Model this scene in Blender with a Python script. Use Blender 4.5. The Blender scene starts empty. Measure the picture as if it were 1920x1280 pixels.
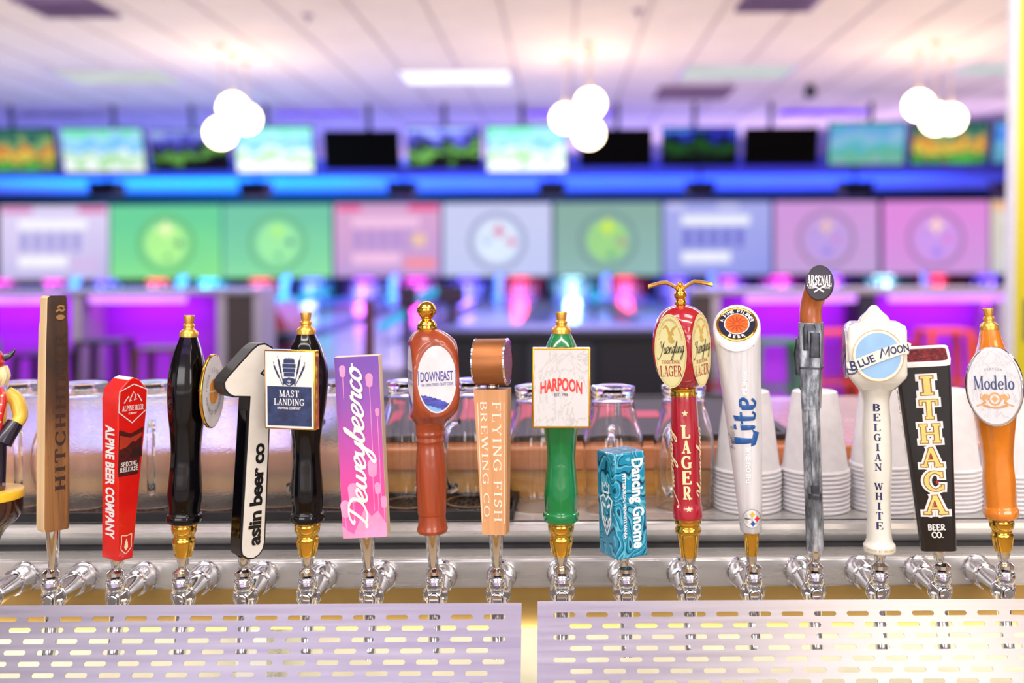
import bpy, bmesh, math, random
from mathutils import Vector, Matrix
random.seed(4)
PI = math.pi
sc = bpy.context.scene
COL = sc.collection

# ------------------------------------------------------------------ camera
H = 1.37                 # eye height
FPX = 35 / 36 * 1920     # focal length in pixels of the 1920 px frame
CX, CY = 1050, 490       # vanishing point of the bar axis in the frame
ROLL = math.radians(0.30)
D = 1.17                 # distance of the row of taps
K = D / FPX              # metres per pixel at that distance
cam_d = bpy.data.cameras.new('camera')
cam = bpy.data.objects.new('camera', cam_d)
COL.objects.link(cam)
sc.camera = cam
cam_d.lens = 35
cam_d.sensor_width = 36
cam_d.shift_x = -(CX - 960) / 1920
cam_d.shift_y = (CY - 640) / 1920
cam_d.clip_start = 0.02
cam_d.dof.use_dof = True
cam_d.dof.focus_distance = 1.16
cam_d.dof.aperture_fstop = 2.2
cam.location = (0, 0, H)
right = Vector((math.cos(ROLL), 0, -math.sin(ROLL)))
up = Vector((math.sin(ROLL), 0, math.cos(ROLL)))
back = Vector((0, -1, 0))
cam.matrix_world = Matrix.Translation((0, 0, H)) @ Matrix((right, up, back)).transposed().to_4x4()


def P(px, py, d):
    """world point that stands at distance d on the line of sight through a frame pixel"""
    u, v = px - CX, py - CY
    return Vector(((u * math.cos(ROLL) - v * math.sin(ROLL)) / FPX * d, d,
                   H - (u * math.sin(ROLL) + v * math.cos(ROLL)) / FPX * d))


# ------------------------------------------------------------------ view, world, lights
sc.view_settings.view_transform = 'Standard'
sc.view_settings.look = 'None'
sc.view_settings.gamma = 1
sc.view_settings.exposure = 0.10
sc.cycles.use_denoising = True
sc.cycles.sample_clamp_indirect = 6
sc.cycles.caustics_refractive = True
sc.cycles.caustics_reflective = False
sc.cycles.blur_glossy = 0.5
w = bpy.data.worlds.new('world')
sc.world = w
w.use_nodes = True
w.node_tree.nodes['Background'].inputs[0].default_value = (1.0, 0.93, 0.95, 1)
w.node_tree.nodes['Background'].inputs[1].default_value = 0.62


def area(name, loc, aim, sx, sy, energy, col=(1, 1, 1)):
    l = bpy.data.lights.new(name, 'AREA')
    l.shape = 'RECTANGLE'
    l.size, l.size_y = sx, sy
    l.energy = energy
    l.color = col
    o = bpy.data.objects.new(name, l)
    COL.objects.link(o)
    o.location = loc
    o.rotation_euler = (Vector(aim) - Vector(loc)).to_track_quat('-Z', 'Y').to_euler()
    return o


# unseen soft fill from behind the bar staff, added to light the handles
area('front_fill_light', (-1.5, -2.35, 1.75), (-0.6, 1.2, 1.1), 2.0, 1.1, 35, (1, 0.98, 1.0))
area('front_fill_light', (1.6, -2.35, 1.75), (0.5, 1.2, 1.1), 1.6, 1.1, 35, (1, 0.96, 0.92))
# ceiling panel lamps over the bar
area('bar_ceiling_light', (-0.9, 0.45, 3.4), (-0.9, 0.45, 0), 1.2, 0.6, 20, (1, 0.95, 0.9))
area('bar_ceiling_light', (1.1, 0.45, 3.4), (1.1, 0.45, 0), 1.2, 0.6, 20, (1, 0.93, 0.85))
# unseen lights set for reflections in the steel: cabinet fill, violet light, warm light
area('cabinet_fill_light', (0, -0.25, 2.9), (0, -0.85, 0.4), 4.5, 0.25, 60, (1.0, 0.96, 0.90))  # added to brighten the cabinet that the tap tower mirrors
area('violet_reflection_light', (-0.9, -2.2, 3.05), (-0.9, 1.2, 1.0), 2.8, 0.5, 7, (0.46, 0.30, 1.0))
area('warm_reflection_light', (1.75, -2.2, 3.05), (1.2, 1.2, 1.0), 0.8, 0.7, 13, (1.0, 0.84, 0.60))
area('hall_fill_light', (0, 4.4, 3.42), (0, 5.0, 0), 12, 0.6, 330, (1.0, 0.92, 0.92))  # unseen fill added to brighten the drink rails and posts
area('stool_fill_light', (3.4, 6.3, 3.4), (3.2, 7.8, 0.6), 3.0, 0.4, 150, (1.0, 0.90, 0.85))  # pair of unseen fills added to brighten the stools
area('stool_fill_light', (-3.8, 6.3, 3.4), (-3.6, 7.8, 0.6), 3.0, 0.4, 60, (1.0, 0.90, 0.90))
area('lane_cyan_wash', (-4.6, 11.5, 3.3), (-4.6, 12, 0), 1.6, 3.0, 160, (0.08, 0.8, 1.0))
# lane colour wash: blue on the ceiling over the lanes, violet nearer
area('lane_blue_wash', (-9.5, 25.0, 1.6), (-9.5, 28.2, 3.4), 10, 3.0, 900, (0.0, 0.55, 1.0))
area('lane_blue_wash', (2.5, 25.0, 1.6), (2.5, 28.2, 3.4), 14, 3.0, 900, (0.09, 0.24, 1.0))
area('lane_violet_wash', (-3.0, 16.5, 3.35), (-3.0, 15.0, 0), 14, 3.0, 1300, (0.20, 0.22, 1.0))
area('lane_violet_wash', (4.0, 15.5, 2.3), (3.0, 14.2, 3.4), 20, 0.6, 200, (0.95, 0.70, 1.0))
area('hall_warm_fill', (0, 9.0, 1.9), (0, 9.3, 3.4), 16, 5.0, 190, (1.0, 0.84, 0.62))


# ------------------------------------------------------------------ materials
def lin(c):
    return tuple(((v / 255) / 12.92 if v / 255 <= 0.04045 else (((v / 255) + 0.055) / 1.055) ** 2.4) for v in c[:3])


def new_mat(name):
    m = bpy.data.materials.new(name)
    m.use_nodes = True
    nt = m.node_tree
    return m, nt, nt.nodes['Principled BSDF']


def coords(nt, scale=(1, 1, 1), kind='Object'):
    tc = nt.nodes.new('ShaderNodeTexCoord')
    mp = nt.nodes.new('ShaderNodeMapping')
    mp.inputs['Scale'].default_value = scale
    nt.links.new(tc.outputs[kind], mp.inputs[0])
    return mp.outputs[0]


def ramp(nt, stops, fac, interp='LINEAR'):
    r = nt.nodes.new('ShaderNodeValToRGB')
    r.color_ramp.interpolation = interp
    el = r.color_ramp.elements
    while len(el) < len(stops):
        el.new(0.5)
    for e, (p, c) in zip(el, stops):
        e.position = p
        e.color = (*lin(c), 1)
    nt.links.new(fac, r.inputs[0])
    return r.outputs[0]


def noise(nt, vec, scale, detail=3, rough=0.55, dist=0.0):
    n = nt.nodes.new('ShaderNodeTexNoise')
    n.inputs['Scale'].default_value = scale
    n.inputs['Detail'].default_value = detail
    n.inputs['Roughness'].default_value = rough
    n.inputs['Distortion'].default_value = dist
    nt.links.new(vec, n.inputs['Vector'])
    return n.outputs['Fac']


def bump(nt, b, fac, strength, dist=0.001):
    bp = nt.nodes.new('ShaderNodeBump')
    bp.inputs['Strength'].default_value = strength
    bp.inputs['Distance'].default_value = dist
    nt.links.new(fac, bp.inputs['Height'])
    nt.links.new(bp.outputs[0], b.inputs['Normal'])


def M(name, col, rough=0.4, metal=0.0, coat=0.0, vary=0.06, scale=60, stretch=(1, 1, 1), bmp=0.0, spec=0.5):
    """solid colour with a little procedural unevenness"""
    m, nt, b = new_mat(name)
    f = noise(nt, coords(nt, stretch), scale)
    lo = tuple(v * (1 - vary) for v in col)
    hi = tuple(min(255, v * (1 + vary)) for v in col)
    nt.links.new(ramp(nt, [(0.3, lo), (0.7, hi)], f), b.inputs['Base Color'])
    b.inputs['Roughness'].default_value = rough
    b.inputs['Metallic'].default_value = metal
    b.inputs['Coat Weight'].default_value = coat
    b.inputs['Coat Roughness'].default_value = 0.06
    b.inputs['Specular IOR Level'].default_value = spec
    if bmp:
        bump(nt, b, f, bmp)
    return m


def wood(name, dark, light, scale=40, stretch=(1, 1, 0.06), rough=0.45, coat=0.0, bmp=0.15):
    m, nt, b = new_mat(name)
    f = noise(nt, coords(nt, stretch), scale, 6, 0.65, 1.2)
    nt.links.new(ramp(nt, [(0.3, dark), (0.68, light)], f), b.inputs['Base Color'])
    b.inputs['Roughness'].default_value = rough
    b.inputs['Coat Weight'].default_value = coat
    bump(nt, b, f, bmp)
    return m


def E(name, col, strength, vary=0.1, scale=2):
    """something that gives off light"""
    m, nt, b = new_mat(name)
    nt.nodes.remove(b)
    e = nt.nodes.new('ShaderNodeEmission')
    f = noise(nt, coords(nt), scale)
    lo = tuple(v * (1 - vary) for v in col)
    nt.links.new(ramp(nt, [(0.3, lo), (0.7, col)], f), e.inputs[0])
    e.inputs[1].default_value = strength
    nt.links.new(e.outputs[0], nt.nodes['Material Output'].inputs[0])
    return m


def glass(name, rough=0.0, tint=(255, 255, 255), bmp=0.0, bscale=260, ior=1.45):
    m, nt, b = new_mat(name)
    f = noise(nt, coords(nt), bscale, 2)
    nt.links.new(ramp(nt, [(0.2, tuple(v * 0.985 for v in tint)), (0.8, tint)], f), b.inputs['Base Color'])
    b.inputs['Transmission Weight'].default_value = 1
    b.inputs['Roughness'].default_value = rough
    b.inputs['IOR'].default_value = ior
    if bmp:
        bump(nt, b, f, bmp, 0.002)
    return m


def brushed(name, col, rough, stretch, strength=0.05, scale=90, metal=1.0):
    m, nt, b = new_mat(name)
    f = noise(nt, coords(nt, stretch), scale, 4)
    nt.links.new(ramp(nt, [(0.2, tuple(v * 0.93 for v in col)), (0.8, col)], f), b.inputs['Base Color'])
    b.inputs['Metallic'].default_value = metal
    mr = nt.nodes.new('ShaderNodeMapRange')
    mr.inputs[3].default_value = rough * 0.75
    mr.inputs[4].default_value = rough * 1.25
    nt.links.new(f, mr.inputs[0])
    nt.links.new(mr.outputs[0], b.inputs['Roughness'])
    bump(nt, b, f, strength, 0.0004)
    return m


m_chrome = M('chrome', (232, 232, 236), 0.07, 1, vary=0.02)
m_steel = brushed('brushed_steel', (222, 220, 218), 0.28, (0.04, 1, 1), metal=0.5)
m_steel_panel = brushed('splash_panel_steel', (178, 175, 183), 0.32, (0.03, 1, 1), 0.03, 140)
m_gold = M('polished_gold', (236, 186, 78), 0.13, 1, vary=0.05)
m_gold2 = M('satin_gold_plastic', (232, 178, 84), 0.3, 0.75, vary=0.05)
m_copper = M('brushed_copper', (156, 98, 56), 0.45, 0.6, vary=0.14, scale=50, stretch=(0.2, 1, 1))
m_black = M('black_lacquer', (5, 4, 8), 0.12, coat=.35, vary=0.1, spec=.3)
m_blackmat = M('black_plastic', (26, 25, 28), 0.38, vary=0.1)
m_white = M('white_print', (230, 227, 226), 0.5, vary=0.02)
m_cream = M('cream_print', (240, 226, 190), 0.5, vary=0.03)

# ------------------------------------------------------------------ mesh tools (all give (verts, faces))
def join(*vfs):
    V, F = [], []
    for v, f in vfs:
        n = len(V)
        V += [tuple(p) for p in v]
        F += [tuple(i + n for i in q) for q in f]
    return V, F


def tf(vf, fn):
    return [tuple(fn(*p)) for p in vf[0]], vf[1]


def move(vf, dx=0, dy=0, dz=0):
    return [(x + dx, y + dy, z + dz) for x, y, z in vf[0]], vf[1]


def box(x0, x1, y0, y1, z0, z1):
    v = [(x, y, z) for z in (z0, z1) for y in (y0, y1) for x in (x0, x1)]
    return v, [(0, 2, 3, 1), (4, 5, 7, 6), (0, 1, 5, 4), (2, 6, 7, 3), (0, 4, 6, 2), (1, 3, 7, 5)]


def rings(rs, cap0=True, cap1=True):
    """loft through rings of equal point count"""
    n = len(rs[0])
    V = [p for r in rs for p in r]
    F = []
    for a in range(len(rs) - 1):
        for i in range(n):
            j = (i + 1) % n
            F.append((a * n + i, a * n + j, (a + 1) * n + j, (a + 1) * n + i))
    if cap0:
        F.append(tuple(range(n - 1, -1, -1)))
    if cap1:
        F.append(tuple((len(rs) - 1) * n + i for i in range(n)))
    return V, F


def lathe(prof, seg=40, cut=None, facet=0.0, nf=8, cx=None, sy=1.0, cap0=True, cap1=True):
    """prof: (z, r) upward; cut: half width of the square that flattens four sides; facet: share of an octagon"""
    rs = []
    for z, r in prof:
        ring = []
        for i in range(seg):
            a = 2 * PI * i / seg
            q = r
            if facet:
                t = (a % (2 * PI / nf)) - PI / nf
                q = r * (1 - facet + facet * math.cos(PI / nf) / math.cos(t))
            if cut:
                q = min(q, cut / max(abs(math.cos(a)), abs(math.sin(a))))
            x0 = cx(z) if cx else 0
            ring.append((x0 + q * math.cos(a), sy * q * math.sin(a), z))
        rs.append(ring)
    return rings(rs, cap0, cap1)


def smooth_prof(pts, n=5):
    """Catmull-Rom through (z, r) points"""
    out = []
    for i in range(len(pts) - 1):
        p0, p1, p2, p3 = pts[max(i - 1, 0)], pts[i], pts[i + 1], pts[min(i + 2, len(pts) - 1)]
        for k in range(n):
            t = k / n
            out.append(tuple(0.5 * (2 * b + (c - a) * t + (2 * a - 5 * b + 4 * c - d) * t * t + (3 * b - a - 3 * c + d) * t ** 3)
                             for a, b, c, d in zip(p0, p1, p2, p3)))
    out.append(tuple(pts[-1]))
    return out


def tube(pts, r, sides=10, n=4, caps=True):
    """round tube along a 3D spline; r number or list"""
    R = r if isinstance(r, (list, tuple)) else [r] * len(pts)
    q = smooth_prof([(*p, rr) for p, rr in zip(pts, R)], n) if n > 1 else [(*p, rr) for p, rr in zip(pts, R)]
    rs = []
    prev = None
    for i, p in enumerate(q):
        a = Vector(q[max(i - 1, 0)][:3])
        b = Vector(q[min(i + 1, len(q) - 1)][:3])
        t = (b - a).normalized()
        if prev is None:
            prev = t.orthogonal().normalized()
        u = (prev - t * prev.dot(t)).normalized()
        prev = u
        v = t.cross(u)
        c = Vector(p[:3])
        rs.append([tuple(c + (u * math.cos(2 * PI * k / sides) + v * math.sin(2 * PI * k / sides)) * p[3]) for k in range(sides)])
    return rings(rs, caps, caps)


def torus(R, r, n=36, m=10, sx=1.0, sz=1.0):
    """ring in the XZ plane"""
    V, F = [], []
    for i in range(n):
        a = 2 * PI * i / n
        for j in range(m):
            b = 2 * PI * j / m
            q = R + r * math.cos(b)
            V.append((q * math.cos(a) * sx, r * math.sin(b), q * math.sin(a) * sz))
    for i in range(n):
        for j in range(m):
            F.append((i * m + j, i * m + (j + 1) % m, ((i + 1) % n) * m + (j + 1) % m, ((i + 1) % n) * m + j))
    return V, F


def prism(poly, y0, y1):
    """poly of (x, z) counter-clockwise from the front, extruded from y0 (front) to y1"""
    n = len(poly)
    V = [(x, y0, z) for x, z in poly] + [(x, y1, z) for x, z in poly]
    F = [tuple(range(n)), tuple(range(2 * n - 1, n - 1, -1))]
    F += [(i, i + n, (i + 1) % n + n, (i + 1) % n) for i in range(n)]
    return V, F


def ellipse(a, b, n=40, cx=0, cz=0, a0=0.0, a1=2 * PI):
    full = abs(a1 - a0 - 2 * PI) < 1e-6
    k = n if full else n + 1
    return [(cx + a * math.cos(a0 + (a1 - a0) * i / n), cz + b * math.sin(a0 + (a1 - a0) * i / n)) for i in range(k)]


def offset_poly(poly, d):
    out = []
    n = len(poly)
    for i in range(n):
        p0, p1, p2 = Vector(poly[i - 1]), Vector(poly[i]), Vector(poly[(i + 1) % n])
        e0, e1 = (p1 - p0), (p2 - p1)
        n0 = Vector((e0.y, -e0.x)).normalized()
        n1 = Vector((e1.y, -e1.x)).normalized()
        m = n0 + n1
        m = m / max(m.dot(m) / 2, 0.35)
        out.append(tuple(p1 + m * d))
    return out


def round_poly(poly, r, n=4):
    """round the corners; r number or list"""
    out = []
    R = r if isinstance(r, (list, tuple)) else [r] * len(poly)
    for i in range(len(poly)):
        p0, p1, p2 = Vector(poly[i - 1]), Vector(poly[i]), Vector(poly[(i + 1) % len(poly)])
        if R[i] <= 0:
            out.append(tuple(p1))
            continue
        a = p1 + (p0 - p1).normalized() * min(R[i], (p0 - p1).length * 0.49)
        b = p1 + (p2 - p1).normalized() * min(R[i], (p2 - p1).length * 0.49)
        for k in range(n + 1):
            t = k / n
            out.append(tuple(a * (1 - t) ** 2 + p1 * 2 * t * (1 - t) + b * t * t))
    return out


# flat drawing: (verts2d, faces)
def flat(poly):
    return [tuple(p) for p in poly], [tuple(range(len(poly)))]


def ribbon(pts, wd, n=5, closed=False):
    """flat stroke of width wd (number or list) through 2D points"""
    W = wd if isinstance(wd, (list, tuple)) else [wd] * len(pts)
    p3 = [(p[0], p[1], ww) for p, ww in zip(pts, W)]
    if closed:
        p3 = p3 + [p3[0]]
    q = smooth_prof(p3, n) if n > 1 else p3
    V, F = [], []
    for i, p in enumerate(q):
        a = Vector(q[max(i - 1, 0)][:2])
        b = Vector(q[min(i + 1, len(q) - 1)][:2])
        if closed and i in (0, len(q) - 1):
            a, b = Vector(q[-2][:2]), Vector(q[1][:2])
        t = b - a
        if t.length < 1e-9:
            t = Vector((1, 0))
        t.normalize()
        nn = Vector((-t.y, t.x)) * p[2] / 2
        V += [(p[0] + nn.x, p[1] + nn.y), (p[0] - nn.x, p[1] - nn.y)]
    for i in range(len(q) - 1):
        F.append((2 * i, 2 * i + 1, 2 * i + 3, 2 * i + 2))
    return V, F


def line(x0, y0, x1, y1, wd):
    return ribbon([(x0, y0), (x1, y1)], wd, 1)


def star(r, cx=0, cy=0, k=0.4, n=5, rot=PI / 2):
    return flat([(cx + (r if i % 2 == 0 else r * k) * math.cos(rot + PI * i / n), cy + (r if i % 2 == 0 else r * k) * math.sin(rot + PI * i / n)) for i in range(2 * n)])


def annulus(a, b, t, n=48, cx=0, cy=0, a0=0.0, a1=2 * PI):
    V, F = [], []
    for i in range(n + 1):
        q = a0 + (a1 - a0) * i / n
        V += [(cx + a * math.cos(q), cy + b * math.sin(q)), (cx + (a - t) * math.cos(q), cy + (b - t) * math.sin(q))]
    for i in range(n):
        F.append((2 * i, 2 * i + 2, 2 * i + 3, 2 * i + 1))
    return V, F


def j2(*vfs):
    V, F = [], []
    for v, f in vfs:
        n = len(V)
        V += list(v)
        F += [tuple(i + n for i in q) for q in f]
    return V, F


def t2(vf, dx=0, dy=0, sx=1, sy=1, rot=0, shear=0):
    c, s = math.cos(rot), math.sin(rot)
    out = []
    for x, y in vf[0]:
        x, y = (x + shear * y) * sx, y * sy
        out.append((x * c - y * s + dx, x * s + y * c + dy))
    return out, vf[1]


def bounds(vf):
    xs = [p[0] for p in vf[0]]
    ys = [p[1] for p in vf[0]]
    return min(xs), max(xs), min(ys), max(ys)


_tc = {}


def sans(s, h, wdt=None, bold=0.0, space=1.0):
    """sans lettering, cap height h, centred; wdt squeezes it to that width"""
    key = (s, bold, space)
    if key not in _tc:
        c = bpy.data.curves.new('t', 'FONT')
        c.body = s
        c.size = 1
        c.offset = bold
        c.space_character = space
        c.resolution_u = 3
        o = bpy.data.objects.new('t', c)
        COL.objects.link(o)
        dg = bpy.context.evaluated_depsgraph_get()
        dg.update()
        me = bpy.data.meshes.new_from_object(o.evaluated_get(dg))
        _tc[key] = ([(v.co.x, v.co.y) for v in me.vertices], [tuple(p.vertices) for p in me.polygons])
        bpy.data.objects.remove(o)
        bpy.data.curves.remove(c)
        bpy.data.meshes.remove(me)
    v, f = _tc[key]
    cap = 0.69 + 2 * bold
    x0, x1, _, _ = bounds((v, f))
    k = h / cap
    kx = k if wdt is None else wdt / (x1 - x0)
    return [((x - (x0 + x1) / 2) * kx, (y + bold) * k - h / 2) for x, y in v], f


# serif letters drawn as strokes on a cap height of 1: l line, a arc, s serif, c curve; T thick, t thin
SER = {
 'A': (0.80, 'l .12 0 .41 1 t;l .68 0 .41 1 T;l .24 .33 .58 .33 t;s .12 0 .12;s .68 0 .15'),
 'B': (0.70, 'l .17 0 .17 1 T;l .1 .97 .34 .97 t;l .17 .52 .36 .52 t;l .1 .03 .36 .03 t;a .33 .745 .22 .225 -90 90 T;a .35 .275 .25 .245 -90 90 T'),
 'C': (0.78, 'a .44 .5 .35 .46 48 312 T;l .70 .68 .70 .97 t;l .70 .08 .72 .3 t'),
 'D': (0.82, 'l .17 0 .17 1 T;l .06 .97 .34 .97 t;l .06 .03 .34 .03 t;a .33 .5 .36 .47 -90 90 T'),
 'E': (0.70, 'l .18 0 .18 1 T;l .06 .97 .60 .97 t;l .18 .52 .46 .52 t;l .06 .03 .63 .03 t;l .60 .77 .60 1 t;l .63 0 .63 .24 t;l .46 .40 .46 .64 t'),
 'F': (0.66, 'l .18 0 .18 1 T;l .06 .97 .60 .97 t;l .18 .50 .46 .50 t;l .60 .77 .60 1 t;l .46 .38 .46 .62 t;s .18 0 .14'),
 'G': (0.85, 'a .44 .5 .35 .46 48 318 T;l .70 .70 .70 .97 t;l .70 .06 .70 .42 T;s .70 .39 .15'),
 'H': (0.84, 'l .17 0 .17 1 T;l .67 0 .67 1 T;l .17 .5 .67 .5 t;s .17 0 .14;s .17 1 .14;s .67 0 .14;s .67 1 .14'),
 'I': (0.38, 'l .19 0 .19 1 T;s .19 0 .15;s .19 1 .15'),
 'K': (0.82, 'l .17 0 .17 1 T;l .2 .42 .64 1 t;l .34 .58 .70 0 T;s .17 0 .14;s .17 1 .14;s .64 1 .12;s .70 0 .13'),
 'L': (0.68, 'l .18 0 .18 1 T;l .06 .03 .60 .03 t;l .60 0 .60 .27 t;s .18 1 .15'),
 'M': (0.98, 'l .14 0 .14 1 t;l .16 1 .48 .06 T;l .48 .06 .80 1 t;l .82 0 .82 1 T;s .14 0 .11;s .82 0 .14;s .12 1 .09;s .84 1 .11'),
 'N': (0.84, 'l .15 0 .15 1 t;l .15 1 .68 .04 T;l .68 0 .68 1 t;s .15 0 .11;s .12 1 .10;s .68 1 .11'),
 'O': (0.86, 'a .43 .5 .34 .46 0 360 T'),
 'P': (0.70, 'l .17 0 .17 1 T;l .06 .97 .36 .97 t;l .17 .46 .36 .46 t;a .34 .715 .25 .255 -90 90 T;s .17 0 .15'),
 'R': (0.80, 'l .17 0 .17 1 T;l .06 .97 .36 .97 t;l .17 .50 .36 .50 t;a .34 .735 .24 .235 -90 90 T;l .36 .5 .66 0 T;s .17 0 .15;s .69 0 .12'),
 'S': (0.64, 'c .52 .80 .46 .92 .30 .96 .16 .86 .15 .69 .30 .56 .46 .44 .50 .24 .38 .07 .22 .05 .11 .2 T;l .54 .7 .54 .98 t;l .10 .02 .10 .3 t'),
 'T': (0.76, 'l .38 0 .38 1 T;l .06 .97 .70 .97 t;l .06 .74 .06 1 t;l .70 .74 .70 1 t;s .38 0 .15'),
 'U': (0.84, 'l .17 1 .17 .32 T;a .42 .32 .25 .28 180 360 T;l .67 .32 .67 1 t;s .17 1 .14;s .67 1 .11'),
 'V': (0.80, 'l .12 1 .40 .03 T;l .40 .03 .68 1 t;s .12 1 .13;s .68 1 .11'),
 'W': (1.10, 'l .12 1 .34 .03 T;l .34 .03 .56 .95 t;l .56 .95 .78 .03 T;l .78 .03 .98 1 t;s .12 1 .12;s .98 1 .11;s .56 .97 .1'),
 'Y': (0.80, 'l .12 1 .40 .45 T;l .68 1 .40 .45 t;l .40 0 .40 .47 T;s .12 1 .13;s .68 1 .11;s .40 0 .14'),
 'Z': (0.70, 'l .1 .97 .6 .97 t;l .58 .97 .1 .03 T;l .1 .03 .62 .03 t'),
 'o': (0.60, 'a .30 .31 .22 .29 0 360 T'),
 'd': (0.66, 'a .28 .31 .20 .28 0 360 T;l .50 0 .50 1.05 T;s .42 1.03 .1;s .54 0 .1'),
 'e': (0.58, 'a .30 .31 .22 .29 8 322 T;l .1 .33 .52 .33 t'),
 'l': (0.34, 'l .17 0 .17 1.05 T;s .1 1.03 .1;s .17 0 .13'),
 '.': (0.26, 'l .12 0 .12 .15 T'), ' ': (0.36, ''), "'": (0.2, 'l .1 .75 .1 1 T'),
}


def serif(s, h, wdt=None, T=0.16, t=0.07, sf=0.07, grow=0.0, space=0.04, vertical=0.0):
    """serif lettering; vertical > 0 stacks the letters with that pitch (in cap heights)"""
    parts = []
    x = 0.0
    for ci, ch in enumerate(s):
        wd, spec = SER[ch]
        x0, y0 = (x, 0) if not vertical else (-wd / 2, -ci * vertical)
        for st in spec.split(';'):
            if not st:
                continue
            q = st.split()
            k = q[0]
            if k == 's':
                a, b, hw = map(float, q[1:4])
                yy = b + (sf / 2 if b < 0.5 else -sf / 2)
                hw2 = hw + (T - 0.16) / 2 + grow / 2
                parts.append(line(x0 + a - hw2, y0 + yy, x0 + a + hw2, y0 + yy, sf + grow))
                continue
            wdth = (T if q[-1] == 'T' else t) + grow
            if k == 'l':
                a, b, c, d = map(float, q[1:5])
                if grow:
                    vv = Vector((c - a, d - b)).normalized() * grow / 2
                    a, b, c, d = a - vv.x, b - vv.y, c + vv.x, d + vv.y
                parts.append(line(x0 + a, y0 + b, x0 + c, y0 + d, wdth))
            elif k == 'a':
                a, b, rx, ry, d0, d1 = map(float, q[1:7])
                n = 18
                pts, ws = [], []
                for i in range(n + 1):
                    an = math.radians(d0 + (d1 - d0) * i / n)
                    pts.append((x0 + a + rx * math.cos(an), y0 + b + ry * math.sin(an)))
                    ws.append(t + (T - t) * abs(math.cos(an)) + grow)
                parts.append(ribbon(pts, ws, 1))
            elif k == 'c':
                n = list(map(float, q[1:-1]))
                parts.append(ribbon([(x0 + n[i], y0 + n[i + 1]) for i in range(0, len(n), 2)], wdth * 0.85, 3))
        x += wd + space
    vf = j2(*parts)
    b = bounds(vf)
    k = h
    if vertical:
        return t2(vf, 0, 0, k if wdt is None else wdt, k)
    kx = k if wdt is None else wdt / (b[1] - b[0])
    return t2(vf, -(b[0] + b[1]) / 2 * kx, -h / 2, kx, k)


SCR = {
 'e': (0.62, [(-.05, .3), (.22, .42), (.45, .72), (.36, .98), (.16, .92), (.05, .5), (.12, .1), (.32, .0), (.55, .2), (.64, .34)]),
 'w': (1.0, [(0, .4), (.1, .95), (.08, .4), (.2, .03), (.4, .2), (.5, .95), (.48, .35), (.62, .02), (.84, .35), (.86, .95), (1.0, .80)]),
 'y': (0.66, [(0, .95), (.04, .4), (.2, .06), (.42, .35), (.52, .95), (.48, .2), (.38, -.75), (.15, -1.0), (.02, -.75), (.3, -.2), (.68, .3)]),
 'b': (0.62, [(0, .3), (.2, 1.1), (.28, 1.8), (.18, 1.75), (.08, .9), (.1, .2), (.28, .0), (.5, .3), (.46, .8), (.28, .9), (.66, .78)]),
 'r': (0.60, [(0, .35), (.14, 1.08), (.2, .86), (.42, .92), (.38, .4), (.45, .05), (.62, .3)]),
 'c': (0.56, [(.46, .8), (.3, .98), (.1, .75), (.05, .3), (.25, .0), (.5, .2), (.58, .34)]),
 'o': (0.66, [(.36, 1.0), (.12, .85), (.05, .35), (.25, .0), (.48, .25), (.5, .75), (.32, 1.0), (.42, .74), (.72, .8)]),
 'D': (1.20, [(.42, 1.75), (.34, .9), (.16, .1), (.02, .22), (.3, .12), (.7, .06), (1.08, .5), (1.08, 1.25), (.7, 1.75), (.15, 1.8), (-.15, 1.45), (.05, 1.25)]),
 'u': (0.66, [(0, .4), (.12, .95), (.08, .3), (.2, .03), (.42, .35), (.52, .95), (.48, .25), (.56, .03), (.7, .35)]),
 'n': (0.70, [(0, .4), (.12, .95), (.08, .0), (.2, .6), (.4, .96), (.48, .6), (.46, .1), (.56, .03), (.72, .35)]),
 'g': (0.62, [(.48, .85), (.28, .98), (.06, .6), (.14, .06), (.36, .2), (.5, .9), (.44, .0), (.34, -.75), (.12, -.95), (.04, -.7), (.3, -.2), (.66, .35)]),
 'l': (0.36, [(-.02, .35), (.22, 1.2), (.26, 1.75), (.14, 1.6), (.06, .5), (.16, .03), (.38, .35)]),
 'i': (0.36, [(0, .4), (.12, .95), (.08, .25), (.18, .02), (.38, .35)]),
 'Y': (0.95, [(-.1, 1.3), (0, 1.75), (.25, 1.75), (.3, 1.1), (.5, .95), (.85, 1.85), (.6, .4), (.2, -.6), (-.25, -.75), (-.3, -.4)]),
 'M': (1.2, [(0, .1), (.2, .5), (.4, 1.7), (.42, .1), (.8, 1.7), (.82, .2), (1.0, .0), (1.2, .3)]),
}


def script(s, wd=0.16, slant=0.25):
    x = 0
    parts = []
    for ch in s:
        a, pts = SCR[ch]
        parts.append(ribbon([(x + p[0], p[1]) for p in pts], wd, 5))
        x += a
    return t2(j2(*parts), 0, 0, 1, 1, 0, slant)


def fit(vf, wdt, hgt):
    b = bounds(vf)
    kx, ky = wdt / (b[1] - b[0]), hgt / (b[3] - b[2])
    return [((x - (b[0] + b[1]) / 2) * kx, (y - (b[2] + b[3]) / 2) * ky) for x, y in vf[0]], vf[1]


def ring_text(s, r, h, a0, a1, bold=0.0, rx=None, inward=False):
    """capital letters round an ellipse from angle a0 to a1 (degrees, 90 = top)"""
    parts = []
    for i, ch in enumerate(s):
        if ch == ' ':
            continue
        a = math.radians(a0 + (a1 - a0) * (i / max(len(s) - 1, 1)))
        g = sans(ch, h, None, bold)
        parts.append(t2(g, (rx or r) * math.cos(a), r * math.sin(a), 1, 1, a - PI / 2 + (PI if inward else 0)))
    return j2(*parts)


# ------------------------------------------------------------------ objects
def put(o, parent=None):
    COL.objects.link(o)
    if parent is not None:
        o.parent = parent
    return o


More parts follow.
